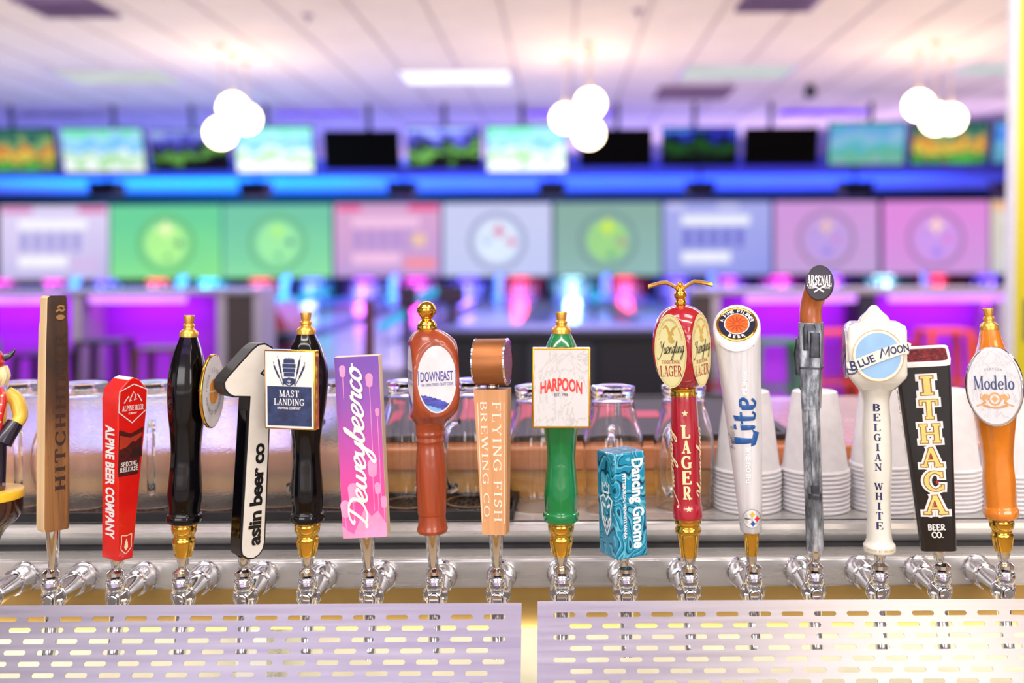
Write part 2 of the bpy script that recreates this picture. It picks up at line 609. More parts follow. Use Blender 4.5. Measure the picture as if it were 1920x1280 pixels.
def obj(name, vf, mat, parent=None, S=1.0, smooth=35, bevel=0.0, solid=0.0, loc=None, label=None, flip=True):
    me = bpy.data.meshes.new(name)
    me.from_pydata([(x * S, y * S, z * S) for x, y, z in vf[0]], [], vf[1])
    if flip:
        bm = bmesh.new()
        bm.from_mesh(me)
        bmesh.ops.recalc_face_normals(bm, faces=bm.faces)
        bm.to_mesh(me)
        bm.free()
    if smooth:
        me.shade_smooth()
        me.set_sharp_from_angle(angle=math.radians(smooth))
    me.materials.append(mat)
    o = put(bpy.data.objects.new(name, me), parent)
    if solid:
        md = o.modifiers.new('solid', 'SOLIDIFY')
        md.thickness = solid * S
    if bevel:
        md = o.modifiers.new('bevel', 'BEVEL')
        md.width = bevel * S
        md.segments = 3
        md.limit_method = 'ANGLE'
        md.angle_limit = math.radians(40)
    if loc is not None:
        o.location = loc
    if label:
        o['label'] = label
    return o


def thing(name, label, cat, loc=(0, 0, 0), group=None, rot=None):
    o = bpy.data.objects.new(name, None)
    o.empty_display_size = 0.02
    COL.objects.link(o)
    o.location = loc
    if rot:
        o.rotation_euler = rot
    return tag(o, label, cat, group)


def tag(o, label, cat, group=None, kind=None):
    o['label'] = label
    o['category'] = cat
    if group:
        o['group'] = group
    if kind:
        o['kind'] = kind
    return o


def struct(name, vf, mat, smooth=0, bevel=0.0):
    o = obj(name, vf, mat, None, 1, smooth, bevel)
    o['kind'] = 'structure'
    return o


def dup(root, label=None, group=None):
    r = root.copy()
    COL.objects.link(r)
    for ch in list(root.children):
        c = ch.copy()
        COL.objects.link(c)
        c.parent = r
        for g in list(ch.children):
            d = g.copy()
            COL.objects.link(d)
            d.parent = c
    if label:
        r['label'] = label
    if group:
        r['group'] = group
    return r


def surf(vf2, fn):
    """lay a flat drawing on a surface"""
    return [tuple(fn(x, y)) for x, y in vf2[0]], vf2[1]


def front(R, x0=0.0, z0=0.0, fx=1.0):
    return lambda x, y: (x0 + x * fx, -R, z0 + y)


def leftside(R, y0=0.0, z0=0.0, fx=1.0):
    return lambda x, y: (-R, y0 - x * fx, z0 + y)


CCW = lambda vf: t2(vf, 0, 0, 1, 1, PI / 2)
CW = lambda vf: t2(vf, 0, 0, 1, 1, -PI / 2)
area('under_bar_fill', (0, 1.20, 0.885), (0, 1.36, 0.82), 1.9, 0.02, 1.6, (1.0, 0.91, 0.74))  # unseen fill added so the bar front shows bright through the slots

# ================================================================== SETTING
ZC = H + 2.08            # ceiling height
m_ceil = M('ceiling_paint', (234, 222, 214), 0.8, vary=0.02, scale=3)
m_seam = M('ceiling_seam', (196, 182, 184), 0.8)
m_carpet = M('dark_carpet', (38, 30, 52), 0.9, vary=0.4, scale=6)
m_wall = M('wall_paint', (222, 212, 206), 0.8, vary=0.03, scale=3)
m_darkwall = M('dark_wall_paint', (40, 36, 60), 0.8)
struct('floor', box(-26, 26, -2.6, 12.2, -0.05, 0), m_carpet)
struct('ceiling', box(-26, 26, -2.6, 20, ZC, ZC + 0.05), m_ceil)
m_blue_lit = M('blue_lit_ceiling', (92, 140, 236), 0.8, vary=.05, scale=1)  # blue of the lane lights put into the base colour
struct('ceiling_over_lanes', box(-26, 26, 20, 31, ZC, ZC + 0.05), m_blue_lit)
for i in range(-16, 17):
    x = i * 0.61 + 0.14
    s_ = struct('trim_ceiling_%d' % (i + 17), box(x - 0.014, x + 0.014, 3.0, 15.4, ZC - 0.008, ZC - 0.0005), m_seam)
struct('wall_far', box(-26, 26, 31.0, 31.1, -0.05, ZC), m_darkwall)
struct('wall_left', box(-26.1, -26, 10, 31, -0.05, ZC), m_wall)
struct('wall_right', box(26, 26.1, 10, 31, -0.05, ZC), m_wall)
m_barfloor = M('tan_tile', (176, 156, 126), 0.4, vary=.08, scale=6)
struct('floor_behind_bar', box(-6, 6, -2.5, 1.40, 0.0, 0.012), m_barfloor)
struct('wall_behind_bar_low', box(-6, 6, -2.6, -2.5, 0, 1.15), m_wall)
struct('wall_behind_bar_high', box(-6, 6, -2.6, -2.5, 2.75, ZC), m_wall)
for i, (a, b) in enumerate([(-6, -2.55), (-0.45, 0.75), (2.45, 6)]):
    struct('wall_behind_bar_pier_%d' % (i + 1), box(a, b, -2.6, -2.5, 1.15, 2.75), m_wall)

m_amber = wood('amber_drawer_wood', (176, 132, 60), (206, 164, 92), 14, (1, .1, 1), .4, .2, .03)
m_cool = brushed('cooler_steel', (226, 226, 228), 0.3, (1, 1, 0.05))
t = thing('reflection_cabinet', 'unseen cabinet added for reflections, white doors over amber drawers, behind the bar staff', 'cabinet', (0, -0.8, 0))  # out of view, shaped and coloured for what the steel mirrors
m_lam = M('reflection_cabinet_white', (238, 236, 232), .3, coat=.3, vary=.02)
obj('carcass', box(-2.6, 2.6, -.6, -.02, .02, .90), m_lam, t)
obj('worktop', box(-2.65, 2.65, -.62, .02, .90, .94), M('pale_worktop', (236, 232, 226), .3), t)
for i in range(6):
    x = -2.58 + i * .863
    d_ = obj('reflection_door', box(x, x + .845, -.02, 0, .36, .885), m_lam, t)
    obj('handle', tube([(x + .06, .03, .5), (x + .06, .03, .75)], .008, 8, 1), m_chrome, d_)
    d_ = obj('drawer', box(x, x + .845, -.02, 0, .04, .345), m_amber, t)
    obj('handle', tube([(x + .3, .03, .2), (x + .54, .03, .2)], .008, 8, 1), m_chrome, d_)

# glossy lanes and the approach, a step above the carpet
m_lane, nt_, b_ = new_mat('lane_boards')
f_ = noise(nt_, coords(nt_, (9, 0.15, 1)), 3, 3)
nt_.links.new(ramp(nt_, [(0.3, (150, 146, 190)), (0.7, (196, 190, 226))], f_), b_.inputs['Base Color'])
b_.inputs['Roughness'].default_value = 0.16
ZL = 0.36
struct('floor_approach', box(-22, 22, 9.4, 12.2, 0.0, ZL + .01), m_lane)
m_gutter = M('gutter_grey', (30, 30, 46), 0.35)
struct('floor_lane_bed', box(-22, 22, 12.2, 31, -0.05, ZL - .07), m_gutter)

# lanes: pitch 97 px at 30 m
LP = 97 / FPX * 30.0
lane_px = [105 - 2 + 97 * (i - 1) for i in range(0, 20)]
lane_names = ['magenta', 'magenta', 'indigo', 'red', 'cyan', 'red', 'blue', 'violet', 'magenta', 'indigo', 'red', 'pale cyan', 'red',
              'indigo', 'violet', 'magenta', 'violet', 'pale cyan', 'red', 'indigo']
lane_rgb = {'magenta': (1, .03, .75), 'indigo': (.22, .10, 1), 'red': (1, .03, .08), 'cyan': (.12, .75, 1), 'blue': (.20, .22, 1),
            'violet': (.55, .08, 1), 'pale cyan': (.45, .85, 1)}
SN = ['lilac scoreboard', 'bright green', 'mint green', 'pink scoreboard', 'pale lavender', 'grey green', 'blue scoreboard', 'mauve', 'bright pink', 'cream cut-off']
SX = [102, 311, 520, 726, 932, 1139, 1345, 1549, 1754, 1960]
lane_where = []
_own = [min(range(10), key=lambda k: abs(SX[k] - p)) for p in lane_px]
for i, k in enumerate(_own):
    mates = [q for q in range(len(_own)) if _own[q] == k]
    n = mates.index(i)
    lane_where.append('under the %s of the %s screen' % ((['left half', 'right half'] if len(mates) == 2 else ['left part', 'middle', 'right part'])[n] if len(mates) > 1 else 'centre', SN[k]))
m_pinwhite = M('bowling_pin_white', (240, 238, 236), 0.25)
m_dark = M('pinsetter_black', (20, 18, 28), 0.6)
m_kick = M('white_divider', (225, 228, 232), 0.4)
pin_prof = smooth_prof([(0, .028), (.02, .035), (.11, .060), (.18, .048), (.255, .023), (.33, .033), (.365, .022), (.38, .003)], 3)
pin_me = None
for i, px in enumerate(lane_px):
    cx = P(px, 540, 30).x
    nm = lane_names[i]
    struct('floor_lane_%d' % (i + 1), box(cx - 0.53, cx + 0.53, 12.2, 30.4, ZL - .07, ZL), m_lane)
    where = lane_where[i]
    t = thing('pin_deck', nm + ' glowing pin deck ' + where, 'pin deck', (cx, 29.6, ZL), 'pin decks under the wide screens')
    c = lane_rgb[nm]
    rgb8 = tuple(255 * (v ** (1 / 2.2)) for v in c)
    obj('back_curtain', box(-.66, .66, .95, .97, 0, .50), M('curtain_' + nm.replace(' ', '_'), tuple(20 + .55 * v for v in rgb8), 0.7), t)
    obj('side_wall', box(-.70, -.66, -.1, .97, 0, .50), m_dark, t)
    obj('side_wall', box(.66, .70, -.1, .97, 0, .50), m_dark, t)
    obj('light_tube', tube([(-.28, .30, .50), (.28, .30, .50)], .04, 8, 1), E('pin_light_' + nm.replace(' ', '_'), rgb8, 3), t)
    l = bpy.data.lights.new('pin_light', 'POINT')
    l.energy = 45 if 'cyan' not in nm else 60
    l.color = c
    l.shadow_soft_size = 0.2
    o = put(bpy.data.objects.new('pin_light', l), t)
    o.location = (0, -0.18, 0.42)
    k = 0
    for row in range(4):
        for q in range(row + 1):
            if pin_me is None:
                o = obj('bowling_pin', lathe(pin_prof, 12), m_pinwhite)
                pin_me = o.data
            else:
                o = put(bpy.data.objects.new('bowling_pin', pin_me))
            o.location = (cx + (q - row / 2) * .305, 29.65 + row * .264, ZL)
            tag(o, 'white bowling pin on the deck ' + where, 'bowling pin', 'pins ' + where)
for i, px in enumerate([-65, 137, 338, 533, 737, 935, 1135, 1335, 1555, 1735]):
    c = P(px, 540, 28.6)
    t = thing('lane_divider', 'white rounded lane divider post, %s of the row below the screens' %
              ['cut off', 'first whole one', 'second', 'third', 'fourth', 'fifth', 'sixth', 'seventh', 'eighth', 'ninth'][i],
              'lane divider', (c.x, 28.6, ZL - .07), 'white dividers between the lanes')
    obj('post', tube([(0, 0, 0), (0, 0, .30), (0.02, .05, .56), (.05, .25, .68)], [.10, .10, .12, .08], 10), m_kick, t)
    obj('foot', box(-.16, .16, -.3, .4, 0, .12), m_kick, t, bevel=.02)

# ------------------------------------------------------------------ wide screens above the pins
m_bezel = M('screen_bezel', (40, 38, 58), 0.5)
m_mask = M('black_valance', (14, 13, 20), 0.6)
y0 = 29.4
struct('trim_valance', box(-24, 24, y0 - .05, y0 + .25, P(960, 381, y0).z, P(960, 364, y0).z), m_mask)
struct('wall_over_screens', box(-24, 24, y0 + .3, y0 + .4, P(960, 381, y0).z, ZC), m_blue_lit)
s_m = y0 / FPX


def grad_screen(name, c0, c1, strength=1.0, sc_=1.5):
    m, nt, b = new_mat(name)
    nt.nodes.remove(b)
    e = nt.nodes.new('ShaderNodeEmission')
    v = coords(nt, (1, 1, 1), 'Generated')
    sep = nt.nodes.new('ShaderNodeSeparateXYZ')
    nt.links.new(v, sep.inputs[0])
    n = noise(nt, v, sc_, 2)
    ad = nt.nodes.new('ShaderNodeMath')
    ad.operation = 'MULTIPLY_ADD'
    ad.inputs[1].default_value = 0.6
    nt.links.new(n, ad.inputs[0])
    nt.links.new(sep.outputs['Z'], ad.inputs[2])
    nt.links.new(ramp(nt, [(0.25, c0), (1.15, c1)], ad.outputs[0]), e.inputs[0])
    e.inputs[1].default_value = strength
    nt.links.new(e.outputs[0], nt.nodes['Material Output'].inputs[0])
    return m


_em = {}


def EM(c, s=1.0):
    if (c, s) not in _em:
        _em[(c, s)] = E('screen_glow_%d_%d_%d' % c, c, s, 0.03)
    return _em[(c, s)]


def logo_screen(t, w_, h_, ring, disc, blobs):
    obj('logo_ring', surf(annulus(.86, .86, .12), front(.012, 0, -.05)), EM(ring), t, smooth=0)
    obj('logo_disc', surf(flat(ellipse(.62, .62)), front(.012, 0, -.05)), EM(disc), t, smooth=0)
    for bx, bz, br, bc in blobs:
        q = [(br * (1 if k % 2 == 0 else .45) * math.cos(PI / 4 * k) + bx, br * (1 if k % 2 == 0 else .45) * math.sin(PI / 4 * k) + bz) for k in range(8)]
        obj('logo_star', surf(flat(q), front(.02, 0, -.05)), EM(bc), t, smooth=0)


def score_screen(t, w_, h_, dark, bar, accents):
    X0, X1 = -w_ / 2, w_ / 2
    Z0, Z1 = -h_ / 2, h_ / 2
    for k, (a, b, c, d, col) in enumerate([(.17, .80, .68, .82, bar), (.17, .62, .17, .32, bar)] + accents):
        obj('score_bar', surf(flat([(X0 + a * w_, Z0 + c * h_), (X0 + b * w_, Z0 + c * h_), (X0 + b * w_, Z0 + d * h_), (X0 + a * w_, Z0 + d * h_)]), front(.012)), EM(col), t, smooth=0)
    for k in range(5):
        a = .19 + k * .12
        obj('score_column', surf(flat([(X0 + a * w_, Z0 + .38 * h_), (X0 + (a + .07) * w_, Z0 + .38 * h_), (X0 + (a + .07) * w_, Z0 + .64 * h_), (X0 + a * w_, Z0 + .64 * h_)]), front(.012)), EM(dark), t, smooth=0)


wide = [
 (0, 204, 386, 524, 'score', (196, 188, 236), (226, 214, 250), 'pale lilac scoreboard screen, leftmost of the wide screens'),
 (207, 416, 385, 522, 'logo', (146, 236, 150), (112, 214, 160), 'bright green screen with faint round logo beside the lilac scoreboard'),
 (419, 622, 384, 520, 'logo', (146, 232, 170), (120, 204, 172), 'mint green screen with faint round logo next to the pink scoreboard'),
 (627, 826, 382, 518, 'score', (190, 160, 224), (222, 170, 214), 'pinkish mauve scoreboard screen with red corner blocks'),
 (831, 1034, 381, 517, 'logo', (196, 206, 250), (206, 210, 246), 'pale lavender white screen with round three-star logo'),
 (1040, 1239, 379, 516, 'logo', (150, 190, 190), (142, 178, 168), 'grey green screen with yellow green round logo'),
 (1244, 1446, 378, 515, 'score', (150, 156, 236), (170, 174, 240), 'blue lavender scoreboard screen with white bars'),
 (1452, 1647, 377, 513, 'logo', (196, 166, 220), (212, 156, 222), 'mauve screen with faint purple round logo above the rifle handle'),
 (1655, 1854, 376, 513, 'logo', (206, 158, 226), (228, 142, 226), 'bright pink screen with faint purple round logo, last whole screen of the row'),
 (1858, 1990, 375, 512, 'score', (208, 206, 214), (224, 214, 200), 'cream grey screen cut off by the yellow post'),
]
for i, (a, b, c, d, kind, c0, c1, lab) in enumerate(wide):
    ce = P((a + b) / 2, (c + d) / 2, y0)
    w_, h_ = (b - a) * s_m, (d - c) * s_m
    t = thing('lane_screen', lab, 'screen', ce, 'wide screens above the lanes')
    obj('bezel', box(-w_ / 2 - .015, w_ / 2 + .015, .0, .18, -h_ / 2 - .015, h_ / 2 + .015), m_bezel, t)
    obj('display', surf(flat([(-w_ / 2, -h_ / 2), (w_ / 2, -h_ / 2), (w_ / 2, h_ / 2), (-w_ / 2, h_ / 2)]), front(.005)),
        grad_screen('wide_screen_%d' % i, c0, c1, 0.93), t, smooth=0)
    if kind == 'logo':
        dim = tuple(int(v * .80) for v in c0)
        lit = {1: (178, 246, 150), 2: (160, 238, 170), 4: (222, 236, 255), 5: (158, 214, 140), 7: (190, 158, 228), 8: (206, 154, 236)}[i]
        bl = {1: [(0, .42, .3, (240, 255, 190)), (.4, 0, .17, (60, 130, 130)), (.05, -.4, .14, (110, 190, 130))],
              2: [(0, .35, .3, (180, 246, 140)), (.38, .02, .17, (60, 130, 140)), (.03, -.38, .16, (110, 190, 150))],
              4: [(.05, .3, .24, (222, 120, 170)), (.42, -.02, .2, (222, 110, 170)), (-.3, .0, .16, (170, 190, 236))],
              5: [(0, .4, .32, (206, 236, 90)), (.42, -.05, .2, (176, 150, 150)), (.1, -.45, .2, (120, 176, 150))],
              7: [(0, .38, .3, (232, 190, 190)), (.3, 0, .2, (210, 140, 210)), (.0, -.35, .22, (160, 140, 230))],
              8: [(.02, .4, .3, (255, 214, 200)), (.35, 0, .2, (226, 130, 210)), (.02, -.38, .24, (170, 136, 240))]}[i]
        logo_screen(t, w_, h_, dim, lit, bl)
    else:
        acc = {0: [(.02, .3, .9, .98, (220, 130, 190)), (.72, .98, .9, .98, (220, 110, 170)), (.66, .9, .12, .30, (214, 190, 236))],
               3: [(.03, .25, .9, .98, (240, 90, 150)), (.70, .98, .9, .98, (240, 80, 140)), (.7, .86, .42, .58, (240, 200, 170)), (.66, .96, .10, .26, (244, 150, 170))],
               6: [(.04, .2, .9, .97, (206, 206, 250)), (.5, .7, .9, .97, (206, 206, 250))],
               9: [(.02, .5, .86, .98, (244, 190, 150))]}[i]
        bar = {0: (250, 248, 255), 3: (244, 196, 232), 6: (240, 242, 255), 9: (226, 224, 226)}[i]
        dk = {0: (160, 156, 222), 3: (176, 146, 214), 6: (112, 110, 206), 9: (196, 196, 206)}[i]
        score_screen(t, w_, h_, dk, bar, acc)

# ------------------------------------------------------------------ televisions hung over the approach
m_tv = M('tv_black', (6, 5, 7), 0.7, spec=.1)
m_pole = M('tv_pole', (44, 38, 66), 0.5)


def picture(name, stops, sc_, strength, dist=1.0, seed=0.0, lean=0.0):
    m, nt, b = new_mat(name)
    nt.nodes.remove(b)
    e = nt.nodes.new('ShaderNodeEmission')
    v = coords(nt, (1, 1, 1), 'Generated')
    sep = nt.nodes.new('ShaderNodeSeparateXYZ')
    nt.links.new(v, sep.inputs[0])
    mp = nt.nodes.new('ShaderNodeMapping')
    mp.inputs['Location'].default_value = (seed, seed * 2, 0)
    mp.inputs['Scale'].default_value = (1.6, 1, 1)
    nt.links.new(v, mp.inputs[0])
    n = noise(nt, mp.outputs[0], sc_, 3, 0.6, 0.4)
    a1 = nt.nodes.new('ShaderNodeMath')
    a1.operation = 'MULTIPLY_ADD'
    a1.inputs[1].default_value = dist
    nt.links.new(n, a1.inputs[0])
    nt.links.new(sep.outputs['Z'], a1.inputs[2])
    a2 = nt.nodes.new('ShaderNodeMath')
    a2.operation = 'MULTIPLY_ADD'
    a2.inputs[1].default_value = lean
    nt.links.new(sep.outputs['X'], a2.inputs[0])
    nt.links.new(a1.outputs[0], a2.inputs[2])
    a3 = nt.nodes.new('ShaderNodeMath')
    a3.operation = 'SUBTRACT'
    a3.inputs[1].default_value = dist * 0.5 + lean * 0.5
    nt.links.new(a2.outputs[0], a3.inputs[0])
    nt.links.new(ramp(nt, stops, a3.outputs[0]), e.inputs[0])
    e.inputs[1].default_value = strength
    nt.links.new(e.outputs[0], nt.nodes['Material Output'].inputs[0])
    return m


bright_land = [(0, (236, 250, 246)), (.16, (250, 255, 255)), (.28, (140, 214, 130)), (.42, (236, 255, 250)), (.6, (110, 190, 246)), (.85, (170, 226, 250)), (1, (120, 230, 190))]
dark_green = [(0, (26, 18, 40)), (.2, (20, 30, 26)), (.35, (120, 190, 90)), (.5, (60, 90, 70)), (.62, (30, 30, 50)), (.8, (110, 110, 250)), (1, (170, 190, 255))]
flower = [(0, (90, 190, 80)), (.2, (60, 110, 70)), (.38, (240, 220, 90)), (.5, (226, 80, 50)), (.66, (120, 190, 120)), (.85, (50, 90, 90)), (1, (60, 120, 110))]
tvs = [
 (-50, 108, 240, 324, 'p', flower, 4.5, .9, 18, 'television with red and green blurred flowers at the left edge of the photo'),
 (112, 275, 239, 325, 'p', bright_land, 3.2, 1.0, 210, 'television with bright blue and white picture, second from left'),
 (279, 431, 242, 321, 'p', dark_green, 2.6, .8, 357, 'television with dark picture and violet sky left of the first globe lamp'),
 (437, 592, 237, 325, 'p', bright_land, 2.6, 1.35, 497, 'television with glaring white picture behind the first globe lamp cluster'),
 (604, 752, 245, 318, 'b', None, 0, 0, 690, 'switched off black television left of the middle, next to the glaring white one'),
 (760, 905, 236, 317, 'p', dark_green, 2.9, 1.15, 832, 'television showing green shapes under a pale violet sky'),
 (908, 1066, 235, 324, 'p', bright_land, 3.0, 1.35, 978, 'television with glaring white and green picture touching the middle globe lamps'),
 (1084, 1226, 242, 313, 'b', None, 0, 0, 1158, 'switched off black television just behind the middle globe lamps'),
 (1237, 1387, 238, 312, 'p', [(0, (14, 12, 22)), (.3, (30, 40, 36)), (.5, (44, 100, 50)), (.68, (16, 22, 22)), (.85, (60, 60, 220)), (1, (80, 160, 250))], 2.6, .7, 1303, 'television with a dim dark green picture between two black screens'),
 (1392, 1538, 239, 311, 'b', None, 0, 0, 1447, 'switched off black television beside the teal landscape television'),
 (1549, 1702, 229, 311, 'p', [(0, (150, 190, 200)), (.2, (110, 190, 160)), (.4, (90, 190, 210)), (.6, (150, 200, 230)), (.8, (110, 170, 240)), (1, (90, 190, 210))], 3.2, .85, 1635, 'television with a teal and blue landscape left of the last globe lamps'),
 (1706, 1855, 228, 309, 'p', flower, 5.0, .9, 1780, 'television with orange and green blurred flowers behind the last globe lamps'),
 (1858, 2010, 227, 308, 'p', [(0, (90, 150, 190)), (.4, (120, 190, 230)), (.7, (70, 130, 240)), (1, (110, 180, 250))], 3, .9, 1930, 'television with a blue picture cut off by the yellow post'),
]
yt = 13.1
st = yt / FPX
for i, (a, b, c, d, kind, stops, sc_, es, pole, lab) in enumerate(tvs):
    ce = P((a + b) / 2, (c + d) / 2, yt)
    w_, h_ = (b - a - 6) * st, (d - c) * st
    t = thing('television', lab, 'television', ce, 'televisions hung in a row', rot=(math.radians(14), 0, 0))
    obj('housing', box(-w_ / 2, w_ / 2, .0, .06, -h_ / 2, h_ / 2), m_tv, t, bevel=.012)
    mat = picture('tv_picture_%d' % i, stops, sc_, es, 1.1, i * 1.7, -.25 if stops is dark_green else 0) if kind == 'p' else M('dead_screen', (3, 2, 3), 0.8, spec=.05)
    dsp = obj('display', surf(flat([(-w_ / 2 + .02, -h_ / 2 + .02), (w_ / 2 - .02, -h_ / 2 + .02), (w_ / 2 - .02, h_ / 2 - .02), (-w_ / 2 + .02, h_ / 2 - .02)]), front(.004)), mat, t, smooth=0)
    xp = P(pole, 220, yt).x - ce.x
    xp = max(-w_ / 2 + .05, min(w_ / 2 - .05, xp))
    top = ZC - ce.z
    yb = top * math.tan(math.radians(14)) * 1.0
    obj('mount_pole', tube([(xp, .12, -.05), (xp, top * math.sin(math.radians(14)) + .02, top * math.cos(math.radians(14)))], .032, 10, 1), m_pole, t)
    obj('mount_bracket', box(xp - .12, xp + .12, .05, .14, -.15, .12), m_pole, t)

# ------------------------------------------------------------------ projectors hung over the lanes
m_proj = M('projector_black', (16, 15, 26), 0.5)
yp = 22.5
for i, px in enumerate([201, 480, 755, 1035, 1312, 1603, 1890]):
    ce = P(px, 355, yp)
    t = thing('projector', 'black projector hanging over the lanes, ' + ['above the bright green screen', 'above the mint green screen',
              'above the pink scoreboard', 'above the seam of the pale lavender screen', 'above the blue lavender scoreboard', 'above the mauve screen, largest of the row',
              'at the end of the row by the yellow post'][i], 'projector', ce, 'projectors over the lanes')
    s = 1.12 if i == 5 else 1.0
    poly = [(-.26 * s, -.17), (.26 * s, -.17), (.33 * s, .17), (-.33 * s, .17)]
    obj('body', prism(poly, -.3, .3), m_proj, t, bevel=.02)
    obj('lens', tube([(.1, -.02, -.02), (.1, .36, -.03)], .07, 14, 1), m_dark, t)
    obj('hanger', tube([(0, 0, .15), (0, 0, ZC - ce.z)], .03, 8, 1), m_pole, t)

# ------------------------------------------------------------------ ceiling fixtures
m_uv = E('violet_tube', (104, 40, 235), 1.6)
m_fix = M('fixture_white', (206, 196, 226), 0.5)
for i, (a, b) in enumerate([(35, 194), (516, 675), (988, 1150), (1463, 1627)]):
    d = 13.9
    p0, p1 = P(a, 206, d), P(b, 205, d)
    ce = (p0 + p1) / 2
    hw = (p1.x - p0.x) / 2
    t = thing('violet_light', 'long violet fluorescent fixture under the ceiling, ' + ['above the bright blue television', 'above the leftmost black television',
              'partly hidden by the middle globe lamps', 'above the black television on the right'][i], 'light fixture', (ce.x, d, ce.z), 'violet ceiling fixtures')
    obj('housing', box(-hw, hw, -.10, .12, .055, ZC - ce.z), m_fix, t)
    obj('diffuser', prism(round_poly([(-hw, -.06), (hw, -.06), (hw - .03, .055), (-hw + .03, .055)], .03), -.10, .12), m_uv, t)
m_trof = E('ceiling_panel_glow', (250, 250, 255), 1.5)
m_trof_dim = E('ceiling_panel_dimmed', (226, 234, 232), 0.82)
for i, (a, b, c, e) in enumerate([(756, 956, 129, 153), (120, 325, 124, 150), (1281, 1480, 122, 147), (1800, 1990, 120, 142)]):
    d0, d1 = 2.083 * FPX / (CY - c), 2.083 * FPX / (CY - e)
    d0, d1 = min(d0, d1), max(d0, d1)
    x0, x1 = P(a, (c + e) / 2, (d0 + d1) / 2).x, P(b, (c + e) / 2, (d0 + d1) / 2).x
    t = thing('ceiling_panel', ['bright white ceiling light panel near the middle of the ceiling', 'dim ceiling light panel left of the first globe lamps',
              'dim ceiling light panel between middle and last globe lamps', 'dim ceiling light panel at the far right behind the last globe lamps'][i], 'ceiling light',
              ((x0 + x1) / 2, (d0 + d1) / 2, ZC), 'ceiling light panels')
    hw, hd = (x1 - x0) / 2, (d1 - d0) / 2
    obj('frame', join(box(-hw - .03, hw + .03, -hd - .03, -hd, -.02, -.001), box(-hw - .03, hw + .03, hd, hd + .03, -.02, -.001),
                      box(-hw - .03, -hw, -hd, hd, -.02, -.001), box(hw, hw + .03, -hd, hd, -.02, -.001)), m_fix, t)
    obj('diffuser', box(-hw, hw, -hd, hd, -.014, -.002), m_trof if i == 0 else m_trof_dim, t)
m_vent = M('vent_dark', (92, 66, 110), 0.6)
m_ventslat = M('vent_slat', (130, 104, 146), 0.6)
for i, (px, py, wd) in enumerate([(125, 6, .62), (1462, 2, .62), (1300, 174, .9)]):
    d = 2.08 * FPX / (CY - py)
    c = P(px, py, d)
    t = thing('ceiling_vent', ['dark ceiling vent in the top left corner of the photo', 'dark ceiling vent at the top edge right of the middle',
              'far ceiling vent above the dim dark green television'][i], 'vent', (c.x, c.y, ZC), 'ceiling vents')
    h = wd / 2
    obj('backing', box(-h, h, -h, h, -.012, -.001), m_vent, t)
    for k in range(6):
        q = -h + wd * (k + .5) / 6
        obj('slat', box(-h, h, q - .012, q + .012, -.035, -.013), m_ventslat, t)
for i, (px, py) in enumerate([(577, 26), (1197, 20)]):
    d = 2.08 * FPX / (CY - py)
    c = P(px, py, d)
    t = thing('sprinkler', 'small ceiling sprinkler ' + ['left of the bright ceiling panel', 'right of the middle globe lamps'][i] + ' near the top edge', 'sprinkler', (c.x, c.y, ZC), 'ceiling sprinklers')
    obj('plate', lathe([(-.012, .04), (0, .045)], 18), m_ventslat, t)
    obj('head', lathe([(-.06, .018), (-.055, .02), (-.05, .006), (-.012, .008)], 12), m_ventslat, t)
c = P(1519, 168, 11.8)
t = thing('spotlight', 'small dark spotlight hanging from the ceiling left of the last globe lamps', 'spotlight', c)
obj('stem', tube([(0, 0, .05), (0, 0, ZC - c.z)], .012, 8, 1), m_dark, t)
obj('head', lathe([(-.09, .06), (-.08, .075), (.0, .07), (.05, .04), (.075, .015)], 18), m_dark, t)

# globe lamp clusters
m_globe = E('opal_globe', (255, 228, 190), 15)
m_cord = M('lamp_cord', (200, 178, 160), 0.5)
m_canopy = M('lamp_canopy', (200, 180, 160), 0.4)
yg = 9.9
for ci, (nm, gl) in enumerate([('first from the left', [(437, 203), (462, 223), (414, 249)]), ('middle', [(1107, 194), (1060, 222), (1104, 250)]), ('last by the yellow post', [(1723, 198), (1783, 223), (1755, 223)])]):
    for gi, (px, py) in enumerate(gl):
        c = P(px, py, yg + [.0, .4, -.4][gi])
        t = thing('globe_lamp', 'glowing white globe lamp, ' + ['upper', 'middle height', 'lowest'][gi] + ' one of its cluster, cluster ' + nm if ci != 1 else
                  'glowing white globe lamp, ' + ['top', 'leftmost', 'lowest'][gi] + ' of the three in the middle cluster', 'lamp', c, 'globe lamps in clusters of three')
        obj('globe', lathe([(-.140 * math.cos(PI * k / 16), max(.140 * math.sin(PI * k / 16), .002)) for k in range(17)], 28), m_globe, t)
        obj('socket', lathe([(.13, .035), (.19, .03), (.2, .01)], 14), m_canopy, t)
        obj('cord', tube([(0, 0, .19), (0, 0, ZC - c.z)], .006, 6, 1), m_cord, t)
        obj('canopy', lathe([(ZC - c.z - .03, .05), (ZC - c.z, .06)], 16), m_canopy, t)

# ------------------------------------------------------------------ drink rails with violet light, consoles, stools
m_grey = M('grey_post', (168, 160, 178), 0.45)
m_top = M('grey_counter', (150, 142, 160), 0.35)
m_violet = M('violet_panel', (176, 60, 236), 0.6)
m_strip = E('lilac_led_strip', (216, 140, 255), 1.7)
m_brown = M('dark_pillar', (64, 54, 56), 0.7)
yr = 8.6
sr = yr / FPX


